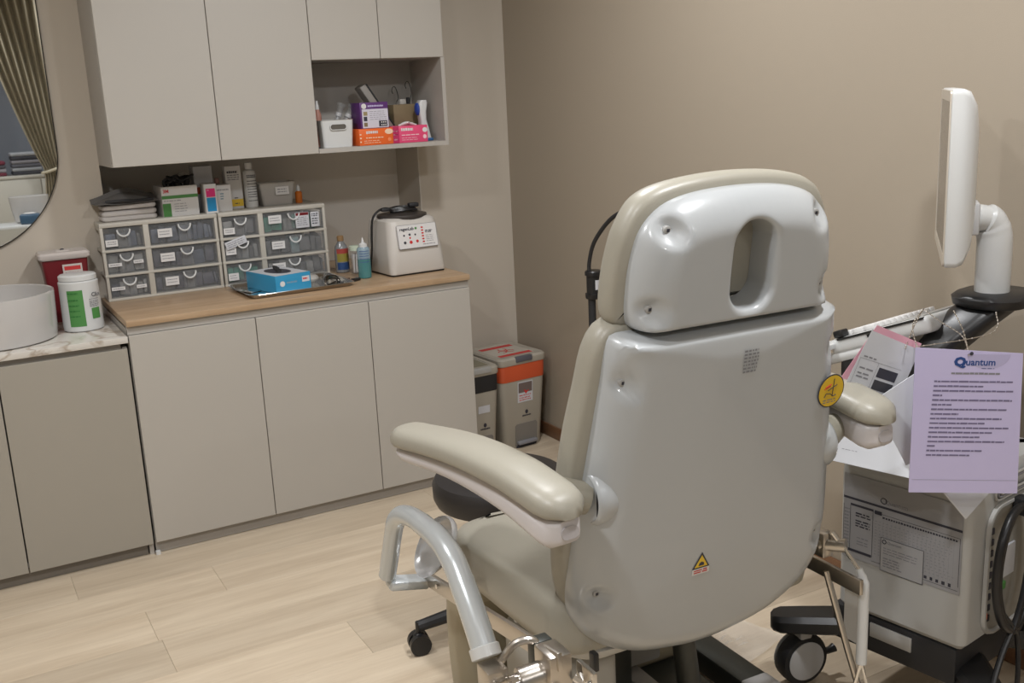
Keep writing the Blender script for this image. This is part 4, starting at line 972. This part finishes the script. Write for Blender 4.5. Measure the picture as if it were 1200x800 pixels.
# ------------------------------------------------------------------ aesthetic device cart
DV = thing('device_cart', 'white medical device cart with price sheets, at the right', 'medical device', (-.482, 1.426, 0), radians(9))
DW = .40; DL = .345
rg = []
for z, i in ((.272, .03), (.276, .012), (.29, 0), (.64, 0), (.68, .004), (.70, .015), (.708, .04)):
    rg.append([Vector((x, y, z)) for x, y in inset(rrect(DW / 2, DL / 2, .022, 6, DW / 2, DL / 2), i)])
B().loft(rg).build('housing', mat('device_white', (.42, .42, .405), .35), DV)
P('chassis', M_blackm, DV, .01, DW - .01, .02, DL + .02, .17, .272, bev=.012)
P('rating_plate', M_grey, DV, .006, .012, .135, .25, .218, .256, bev=.001)
b = B().box(-.002, .006, .30, .34, .0, .0); 
def leg(pts, nm='leg'):
    l = B(); P_ = [Vector(p) for p in pts]; a, c_ = P_; d = (c_ - a); n = Vector((-d.y, d.x, 0)).normalized()
    rg = []
    for q, k in ((0, 1), (.2, 1), (.7, .92), (.93, .85), (1.0, .6), (1.03, .3)):
        p = a + d * q; rg.append([p + n * (.05 * k) * cc + Vector((0, 0, .026 * (k ** .4) * zz)) for cc, zz in ((-1, -.6), (-1, .5), (-.7, 1), (.7, 1), (1, .5), (1, -.6), (.7, -1), (-.7, -1))])
    return l.loft(rg).build(nm, M_black, DV)
wheels = [((.10, .30, .205), (-.06, .50, .19)), ((.30, .30, .205), (.46, .50, .19)), ((.10, .05, .20), (-.02, -.10, .175)), ((.30, .05, .20), (.44, -.10, .175))]
for i, (a, c_) in enumerate(wheels):
    leg((a, c_))
    R_ = .073 if i < 2 else .06
    wx, wy = (0.0, .45) if i == 0 else (c_[0], c_[1])
    ax = Vector((-.30, -.954, 0)) if i == 0 else Vector((-.5, -.85, 0)); ax.normalize()
    W_ = B(); cpt = Vector((wx, wy, R_ + .001))
    q = ax.to_track_quat('Z', 'Y').to_matrix().to_4x4(); mt = Matrix.Translation(cpt) @ q
    wh = W_.lathe([(R_ * .8, -.022), (R_ * .93, -.02), (R_, -.01), (R_, .01), (R_ * .93, .02), (R_ * .8, .022)], n=40, mtx=mt).build('castor_wheel', M_rubber, DV)
    B().lathe([(R_ * .76, .018), (R_ * .76, .024), (R_ * .6, .0265), (.01, .027)], n=40, mtx=mt).build('hub_cap', M_lgrey, wh)
    B().box(-.022, .022, -.0, .04, -.02, .02, bev=.008, mtx=Matrix.Translation(cpt + Vector((0, 0, R_ - .012)) - ax * .0) @ Matrix.Rotation(math.atan2(ax.y, ax.x), 4, 'Z') @ Matrix.Rotation(pi / 2, 4, 'X')).build('fork', M_lgrey, wh)
    B().lathe([(R_ * .95, -.03), (R_ * .98, -.024), (R_ * .7, -.023)], n=32, mtx=mt).build('wheel_cover', M_grey, wh)
    px = Vector((-ax.y, ax.x, 0)) if i == 0 else Vector((ax.y, -ax.x, 0))
    B().tube([cpt + px * (R_ * .9) * 1 + Vector((0, 0, .0)), cpt + px * (R_ + .02), cpt + px * (R_ + .034) + Vector((0, 0, .004))], [.010, .010, .013], 10).build('brake_lever', M_black, wh)
# rear recess with connectors and cable hook
RO = rrect(.135, .16, .05, 8, .22, .45)
f = plane((0, -.001, 0), (1, 0, 0), (0, 0, 1))
B().prism([(x, y) for x, y in RO], -.001, .0015, f).build('rear_recess', mat('recess_beige', (.30, .29, .26), .5), DV)
b = B(); b.loft([[f @ Vector((x, y, h)) for x, y in inset(RO, i)] for i, h in ((-.010, 0), (-.006, .008), (0, .009), (.004, .001))], False, False); b.build('recess_lip', mat('device_white', (.5, .5, .5)), DV)
for k in range(9): P('vent_slot', M_ink, DV, .095, .107, -.006, -.003, .325 + k * .028, .340 + k * .028)
P('connector_plate', M_paperg, DV, .15, .21, -.008, -.003, .42, .50); P('green_connector', M_green, DV, .13, .15, -.02, -.003, .40, .42, bev=.002); P('red_switch', M_orange, DV, .08, .092, -.008, -.003, .335, .35)
for k in range(3):
    o = rrect(.10 - .011 * k, .024 - .006 * k, .018 - .004 * k, 6); b = B(); mt = plane((.20, -.004, .655), (1, 0, 0), (0, 0, 1))
    b.tube([mt @ Vector((x, y, .002)) for x, y in o], .0032, 6, closed=True).build('grille_ring', M_inkl if k == 1 else M_grey, DV)
# cable coil hanging behind
t = thing('cable_coil', 'thick black cable coiled on the rear of the device cart', 'cable', (-.482, 1.426, 0), radians(9))
for q, (dx, r_) in enumerate(((0, .0105), (.012, .008))):
    B().tube([(.20 + dx, -.03, .60), (.13 + dx, -.035, .60), (.075 + dx, -.04, .545), (.06 + dx, -.04, .44), (.09 + dx, -.045, .34), (.16, -.045, .30), (.22, -.04, .36), (.235, -.035, .46), (.225, -.03, .56)], r_, 12, 6, closed=True).build('loop', M_black, t)
B().tube([(.20, -.03, .60), (.215, -.04, .52), (.185, -.05, .42), (.15, -.05, .33), (.09, -.05, .26), (.03, -.06, .19), (-.02, -.08, .11), (-.03, -.09, .02), (.02, -.11, .012), (.09, -.12, .012)], .0075, 10, 7).build('lead', M_black, t)
B().tube([(.10, -.04, .36), (.14, -.05, .31), (.16, -.05, .28), (.155, -.06, .20), (.13, -.07, .10), (.09, -.08, .015)], .006, 10, 7).build('lead', M_black, t)
P('strain_relief', M_blackm, t, .185, .225, -.055, -.003, .575, .62, bev=.008)
# console neck, platform, post, monitor
rg = []
for p, wx, wy in (((.13, .23, .70), .045, .05), ((.13, .22, .80), .04, .045), ((.13, .215, .88), .045, .045), ((.15, .19, .95), .055, .05), ((.19, .15, 1.01), .06, .06), ((.24, .12, 1.055), .07, .065), ((.262, .105, 1.078), .062, .058)):
    rg.append([Vector(p) + Vector((x, y, 0)) for x, y in rrect(wx, wy, min(wx, wy) * .7, 6)])
B().loft(rg).build('neck', M_black, DV, ang=60)
rg = []
for z, hx, hy in ((1.062, .085, .075), (1.067, .095, .085), (1.086, .098, .088), (1.094, .09, .08)):
    rg.append([Vector((.262 + x - (.0), .105 + y, z)) for x, y in rrect(hx, hy, .07, 8)])
B().loft(rg).build('platform', M_black, DV, ang=60)
B().tube([(.262, .115, 1.09), (.262, .115, 1.20), (.261, .118, 1.235), (.252, .125, 1.262), (.232, .138, 1.272), (.205, .155, 1.272)], [.040, .040, .040, .038, .032, .026], 28, 5).build('monitor_post', M_white, DV)
# keyboard console, tilted
mt = Matrix.Translation((.105, .46, .948)) @ Matrix.Rotation(radians(-22), 4, 'X') @ Matrix.Rotation(pi, 4, 'Z')
# local: -y (after flip) runs to the rear
mt = Matrix.Translation((.09, .435, .955)) @ Matrix.Rotation(radians(-21), 4, 'X')
kc = B().box(0, .34, -.27, .02, -.042, .0, bev=.012, seg=3, mtx=mt).build('console', M_white, DV)
P('console_seam', M_black, kc, -.002, .342, -.26, -.01, -.006, -.001, mtx=mt)
B().box(-.003, .0, -.12, -.10, -.016, -.008, mtx=mt).build('card_slot', M_black, kc)
P('console_tray', M_white, kc, -.0, .34, -.16, .05, -.062, -.034, bev=.01, mtx=mt)
P('trackpad', M_grey, kc, .02, .32, -.25, -.13, .0, .003, bev=.001, mtx=mt)
for r in range(3):
    for k in range(11): P('key', M_paper, kc, .03 + k * .0265, .052 + k * .0265, -.105 + r * .036, -.077 + r * .036, .0, .013, bev=.003, mtx=mt)
P('black_knob', M_black, kc, .0, .03, -.03, .0, .0, .02, bev=.005, mtx=mt)
P('console_support', M_blackm, DV, .095, .32, .25, .42, .85, .925, bev=.012)
P('console_column', M_blackm, DV, .12, .30, .16, .30, .70, .93, bev=.02)
B().lathe([(.018, 0), (.024, .006), (.026, .04), (.022, .055), (.016, .06)], n=24, mtx=Matrix.Translation((.03, .47, .935))).build('probe_cup', mat('cup_cream', (.60, .58, .52), .4), DV)
P('probe_cup_bracket', M_white, DV, .03, .12, .43, .46, .93, .945, bev=.003)
# monitor
MO = thing('monitor', 'white flat monitor turned edge-on, mounted above the device cart', 'monitor', (-.352, 1.632, 1.385), radians(40.8))
# local +x = away-from-camera reversed; local y: screen normal direction
hw, hh = .235, .19
tl = Matrix.Rotation(radians(3), 4, 'Y')
b = B(); rg = []
for y_, i in ((.012, .003), (.009, 0), (-.012, 0), (-.026, .006), (-.042, .035), (-.050, .075), (-.053, .12)):
    rg.append([Vector((x, y_, z)) for x, z in rrect(hw - i, hh - i, .012 + i * .3, 4)])
b.loft(rg).build('housing', M_white, MO, ang=50)
b = B(); o = rrect(hw - .004, hh - .004, .008, 3); rg = [[Vector((x, y_, z)) for x, z in rrect(hw - .003 - i, hh - .003 - i, .008, 3)] for i, y_ in ((0, .011), (.0, .0150), (.022, .0145), (.024, .0125))]
b.loft(rg, False, False).build('bezel', M_bezel, MO)
P('screen', M_screen, MO, -hw + .024, hw - .024, .009, .0135, -hh + .024, hh - .024)
P('mount_plate', M_lgrey, MO, -.04, .04, -.070, -.048, -.145, -.07, bev=.006)
# sheets on the side face
f = plane((-.0012, .33, .42), (0, -1, 0), (0, 0, 1))
t = thing('price_sheet', 'grey printed price table sheet taped to the cart side', 'sheet', (-.482, 1.426, 0), radians(9))
sh = B().box(0, .315, .0, .225, 0, .0008, mtx=f).build('paper', mat('sheet_grey', (.32, .32, .33), .35, coat=.3), t, smooth=False)
f2 = f @ Matrix.Translation((0, 0, .0009))
b = B(); patch(b, f2, 0, .315, .158, .164); patch(b, f2, .02, .085, .142, .148); patch(b, f2, .088, .108, .138, .148); patch(b, f2, .0, .082, -.0 + .018, .025)
for x in (.0, .0195, .083, .310): patch(b, f2, x, x + .0012, .02, .142)
patch(b, f2, .083, .31, .0095, .0105)
patch(b, f2, .083, .31, .1415, .1425)
b.build('table_lines', M_ink, sh, smooth=False)
dashes(f2, .003, .018, [.04 + .009 * k for k in range(11)], .004, M_inkl, sh, z=.0002, word=(.003, .008), gap=.001)
dashes(f2, .035, .078, [.125, .118, .105, .098, .091], .004, M_ink, sh, z=.0002); dashes(f2, .04, .075, [.06, .05, .043], .003, M_inkl, sh, z=.0002)
dashes(f2, .11, .305, [.134], .005, M_ink, sh, z=.0002, word=(.004, .006), gap=.002, ends=[1])
b = B()
for k in range(17): patch(b, f2, .112 + k * .0115, .1124 + k * .0115, .02, .13, .0001)
b.build('column_lines', M_inkl, sh, smooth=False)
dashes(f2, .09, .305, [.12 - .008 * k for k in range(12)], .0015, M_inkl, sh, z=.0002, word=(.003, .006), gap=.006)
text('Quantum', .016, M_inkl, sh, f2 @ Matrix.Translation((.115, .176, .0002)))
B().tube([f2 @ Vector((.112 + .008 * cos(a), .178 + .007 * sin(a), .0006)) for a in [2 * pi * k / 16 for k in range(16)]], .001, 5, closed=True).build('logo_ring', M_ink, sh)
dashes(f2, .225, .30, [.018], .009, M_ink, sh, z=.0002, word=(.006, .01), gap=.008)
t = thing('small_form', 'small framed printed form overlapping the grey price table', 'sheet', (-.482, 1.426, 0), radians(9))
f3 = plane((-.0026, .222, .415), (0, -1, 0), (0, .0, 1)); fm = B().box(0, .115, 0, .088, 0, .0006, mtx=f3).build('paper', mat('form_grey', (.36, .36, .365), .4), t, smooth=False)
f3 = f3 @ Matrix.Translation((0, 0, .0008)); b = B()
for a_ in ((0, .115, 0, .001), (0, .115, .087, .088), (0, .001, 0, .088), (.114, .115, 0, .088)): patch(b, f3, *a_)
b.build('frame_line', M_ink, fm, smooth=False); text('Quantum', .010, M_inkl, fm, f3 @ Matrix.Translation((.018, .078, .0001)))
B().tube([f3 @ Vector((.010 + .005 * cos(a), .078 + .005 * sin(a), .0004)) for a in [2 * pi * k / 12 for k in range(12)]], .001, 5, closed=True).build('logo_ring', M_ink, fm)
dashes(f3, .008, .105, [.062, .055, .048], .002, M_inkl, fm); dashes(f3, .008, .06, [.035, .028, .021, .014], .003, M_inkl, fm)

# hanging sheets: real sheets on ball chains in front of the cart side
VH = radians(61.3)
def hang(name, label, corners, th, m, cat='sheet'):
    """corners: TL,TR,BR,BL world; returns thing, plane frame with origin at BL (x right, y up), width, height"""
    tl_, tr_, br_, bl_ = [Vector(c) for c in corners]; n = (br_ - bl_).cross(tl_ - bl_).normalized()
    t = thing(name, label, cat, tuple(bl_)); k = 10; b = B(); front = []; back = []
    for j in range(k + 1):
        r = []
        for i in range(k + 1):
            u, v = i / k, j / k; p = (bl_ * (1 - u) + br_ * u) * (1 - v) + (tl_ * (1 - u) + tr_ * u) * v
            r.append(p - bl_ + n * .0)
        front.append(r)
    b.loft(front, False, False, closed=False); b.loft([[p - n * th for p in r] for r in front], False, False, closed=False)
    for e in ([r[0] for r in front], [r[-1] for r in front], front[0], front[-1]): b.loft([e, [p - n * th for p in e]], False, False, closed=False)
    b.build('page', m, t, smooth=False)
    f = plane((0, 0, 0), br_ - bl_, tl_ - bl_); return t, f, (br_ - bl_).length, (tl_ - bl_).length
t, f, w_, h_ = hang('lavender_sheet', 'lavender laminated Quantum notice hanging on a chain in front', [(-0.6972, 1.421, 1.0558), (-0.4989, 1.3124, 1.0317), (-0.4919, 1.3086, 0.7195), (-0.6985, 1.4217, 0.7343)], .0016, M_purple)
text('Q', .026, M_navy, t, f @ Matrix.Translation((.066, h_ - .031, .0004)), sx=1.15, bold=.0016)
text('uantum', .021, M_navy, t, f @ Matrix.Translation((.090, h_ - .031, .0004)), bold=.0004)
dashes(f, .125, .155, [h_ - .044], .0015, M_navy, t)
dashes(f, .062, .165, [h_ - .055], .0042, M_inkl, t, word=(.006, .016), gap=.001, ends=[1])
ys = [h_ - .073 - .0102 * k for k in range(17)]
dashes(f, .028, .198, ys, .0038, mat('ink_violet', (.16, .14, .25), .6), t, word=(.006, .022), gap=.0012, ends=[.98, .62, 1, .12, 1, .25, .95, .35, .9, .7, 1, .8, .65, .97, .1, .7, .55])
B().prism([(w_ * .58 + .046 * cos(a), h_ - .013 + .032 * sin(a)) for a in [pi + pi * k / 20 for k in range(21)]], 0, .00025, f).build('thumb_notch', mat('notch_lilac', (.44, .41, .60), .3), t, smooth=False)
b = B(); patch(b, f, .004, w_ - .006, .029, .0296, .0004); b.build('fold_line', M_inkl, t, smooth=False)
B().lathe([(.0035, 0), (.004, .0008), (.0025, .001)], n=14, mtx=f @ Matrix.Translation((.1, h_ - .012, .0002))).build('punched_hole', M_ink, t)
t, f, w_, h_ = hang('grey_sheet', 'grey printed sheet with dark photo strips hanging beside the lavender notice', [(-0.7224, 1.5146, 1.0799), (-0.6305, 1.4643, 1.0313), (-0.6867, 1.4951, 0.8706), (-0.7896, 1.5514, 0.9156)], .001, M_paperg)
area(t, f, .060, .104, .088, .110, M_ink, 'photo_strip'); area(t, f, .060, .104, .060, .082, mat('strip_dark', (.05, .05, .06), .4), 'photo_strip'); area(t, f, .060, .104, .032, .054, M_ink, 'photo_strip')
b = B()
for a_ in ((.012, .108, .118, .1187), (.012, .055, .0565, .057), (.012, .0126, .0, .118), (.055, .0556, .0, .118)): patch(b, f, *a_)
b.build('table_lines', M_inkl, t, smooth=False); dashes(f, .018, .05, [.124, .098, .086, .078, .045, .035], .0035, M_inkl, t)
t, f, w_, h_ = hang('pink_sheet', 'pink sheet showing behind the grey printed sheet', [(-0.6969, 1.5234, 1.0863), (-0.6108, 1.4763, 1.0400), (-0.6715, 1.5095, 0.8935), (-0.7920, 1.5755, 0.9232)], .001, M_pink)
t, f, w_, h_ = hang('white_folder', 'glossy white plastic folder with a blue corner behind the lavender notice', [(-0.7321, 1.4971, 0.9274), (-0.6549, 1.4548, 0.9841), (-0.5784, 1.413, 0.8214), (-0.6636, 1.4596, 0.777)], .003, mat('glossy_white', (.68, .70, .73), .15, coat=.6))
B().prism([(w_ * .93, h_ * .86), (w_ * .93, h_ * .62), (w_ * .70, h_ * .78)], 0, .0006, f).build('blue_corner', M_cyan, t, smooth=False)
# loose white sheets lying on the cart top, tips hanging over the side
def dl(x, y, z): return (Matrix.Translation((-.482, 1.426, 0)) @ Matrix.Rotation(radians(9), 4, 'Z') @ Vector((x, y, z)))
t, f, w_, h_ = hang('white_sheet', 'large white sheet sloping off the cart top over the price table', [dl(.12, .36, .80), dl(.11, .05, .84), dl(-.085, .018, .715), dl(-.06, .345, .690)], .001, mat('white_sheet', (.50, .51, .53), .3, coat=.3))
dashes(f, .02, .07, [h_ * .2], .0022, M_inkl, t)
t, f, w_, h_ = hang('white_booklet', 'white laminated card with a corner pointing down over the cart edge', [dl(-.06, .13, .80), dl(.06, -.06, .745), dl(-.045, -.014, .636), dl(-.09, .065, .745)], .003, mat('glossy_white', (.6, .6, .6)))
# beaded chains
b = thing('bead_chain', 'metal ball chain looped from the cart neck holding the sheets', 'chain', (0, 0, 0))
def chain(pts, nm='strand'):
    c_ = catmull([Vector(p) for p in pts], 14); q = B()
    q.tube(c_, .0010, 6); 
    for i in range(0, len(c_), 2): q.ell(c_[i], (.0021, .0021, .0021), 6, 4)
    q.build(nm, M_steel, b)
top1 = dl(.045, .165, 1.078)
chain([top1, dl(-.09, .11, 1.07), dl(-.165, .055, 1.046)]); chain([top1, dl(-.07, .12, 1.06), dl(-.175, .075, 1.04)])
chain([top1, dl(-.02, .085, 1.07), dl(-.08, .0, 1.06), dl(-.125, -.04, 1.035)]); chain([dl(.10, .12, 1.07), dl(-.02, .03, 1.055), dl(-.125, -.04, 1.035)])
chain([dl(.12, .03, 1.075), dl(.0, -.02, 1.055), dl(-.165, .055, 1.044)])

# floor clutter: clear plastic wrap behind the wheel
t = thing('plastic_wrap', 'crumpled clear plastic wrap on the floor by the castor wheel', 'wrap', (-.62, 2.12, 0), .3)
b = B(); rg = []
for j in range(13):
    rg.append([Vector(((i / 12 - .5) * .34, (j / 12 - .5) * .22, .008 + .035 * abs(sin(i * 1.7 + j * .9) * cos(j * 1.3 - i * .6)) * (1 - (i / 6 - 1) ** 2 * .8) * (1 - (j / 6 - 1) ** 2 * .8))) for i in range(13)])
b.loft(rg, False, False, closed=False); b.build('film', mat('film', (.85, .84, .82), .1, alpha=.22), t)
t = thing('extension_cord', 'thin white cord lying on the floor by the wrap', 'cord', (-.60, 2.2, 0), 0)
B().tube([(-.15, .02, .008), (-.05, .07, .008), (.06, .04, .01), (.13, .08, .008), (.2, .03, .008)], .004, 8, 6).build('cord', M_white, t)

# ------------------------------------------------------------------ the part of the room behind the camera, seen in the mirror
t = thing('low_cabinet', 'cream low cabinet with doors, reflected in the wall mirror', 'cabinet', (-1.2, -2.15, 0))
b = B().box(-1.3, .6, 0, .42, .06, 1.10, bev=.003); b.build('body', mat('cream_laminate', (.55, .53, .47), .45), t)
P('top', mat('cream_laminate', (.5, .5, .5)), t, -1.31, .61, -.01, .435, 1.10, 1.125, bev=.003)
for k in range(4): P('door', mat('cream_laminate', (.5, .5, .5)), t, -1.29 + k * .472, -1.29 + .464 + k * .472, .421, .438, .07, 1.09, bev=.002)
for q, (x, n_, m1) in enumerate(((-1.64, 6, 'dark'), (-1.94, 4, 'wine'))):
    for k in range(n_):
        c = [(.05, .05, .06), (.35, .36, .38), (.12, .12, .14), (.25, .24, .26)][k % 4] if q == 0 else [(.16, .03, .05), (.30, .28, .30), (.08, .08, .09)][k % 3]
        tt = P('folded_garment', mat('garment_%d_%d' % (q, k), c, .9), None, x - .125, x + .125, -2.1, -1.83, 1.126 + k * .034, 1.126 + .032 + k * .034, bev=.012, seg=3)
        tag(tt, ['bottom folded', 'second folded', 'third folded', 'fourth folded', 'fifth folded', 'sixth folded'][k] + (' garment of the tall dark pile seen in the mirror' if q == 0 else ' garment of the short reddish pile seen in the mirror'), 'garment', 'folded garments in the tall pile' if q == 0 else 'folded garments in the short pile')
t = thing('curtain', 'beige gathered curtain tied back, reflected in the mirror', 'curtain', (0, -1.4, 0))
def curt(z, u):
    k = max(0, min(1, (z - 1.18) / 1.5)); xl = -1.50 - .75 * k ** .75; xr = -1.36 - .0 * k
    return xl + (xr - xl) * u
b = B(); rg = []
for j in range(31):
    z = .05 + j * (2.70 - .05) / 30; row = []
    if z >= 1.18: k = (z - 1.18) / 1.5; xl = -1.53 - .42 * min(1, k) ** .8; xr = -1.38
    else: k = (1.18 - z) / 1.2; xl = -1.53 - .12 * k; xr = -1.38 + .05 * k
    for i in range(73):
        u = i / 72; row.append(Vector((xl + (xr - xl) * u, .045 * sin(u * 2 * pi * 8) * (.45 + .55 * min(1, abs(z - 1.18))) + .015 * sin(z * 5 + u * 9), z)))
    rg.append(row)
b.loft(rg, False, False, closed=False); b.build('fabric', M_curtain, t)
B().tube([(-1.455 + .10 * cos(a), .075 * sin(a), 1.18 + .03 * cos(a)) for a in [2 * pi * k / 24 for k in range(24)]], .012, 8, closed=True).build('tie_back', mat('tie_cream', (.6, .55, .42), .8), t)
B().tube([(-2.6, 0, 2.70), (-.9, 0, 2.70)], .014, 12).build('curtain_rod', M_steel, t)
t = thing('side_table', 'small white table standing behind the camera, in the mirror', 'table', (-1.9, .24, 0))
P('table_top', M_white, t, -.28, .24, -.22, .14, .84, .862, bev=.004)
for sx_ in (-.25, .21):
    for sy_ in (-.19, .11): B().cyl((sx_, sy_, 0), (sx_, sy_, .84), .013).build('leg', M_steel, t)
t = thing('white_bowl', 'white oval bowl on the side table seen in the mirror', 'bowl', (-1.81, .14, .862), 0)
B().lathe([(.10, 0), (.115, .01), (.13, .10), (.14, .195), (.136, .198), (.126, .1), (.10, .02), (.02, .015)], n=40, sx=1, sy=.6).build('bowl', M_porc, t)
t = thing('wipes_packet', 'small dark blue packet before the white bowl in the mirror', 'packet', (-1.83, .30, .862), .2)
P('packet_body', mat('packet_blue', (.04, .09, .15), .4), t, -.07, .07, -.035, .035, 0, .075, bev=.015, seg=3)
B().ell((0, 0, .078), (.045, .025, .008), 12, 6).build('tissue', M_paper, t)
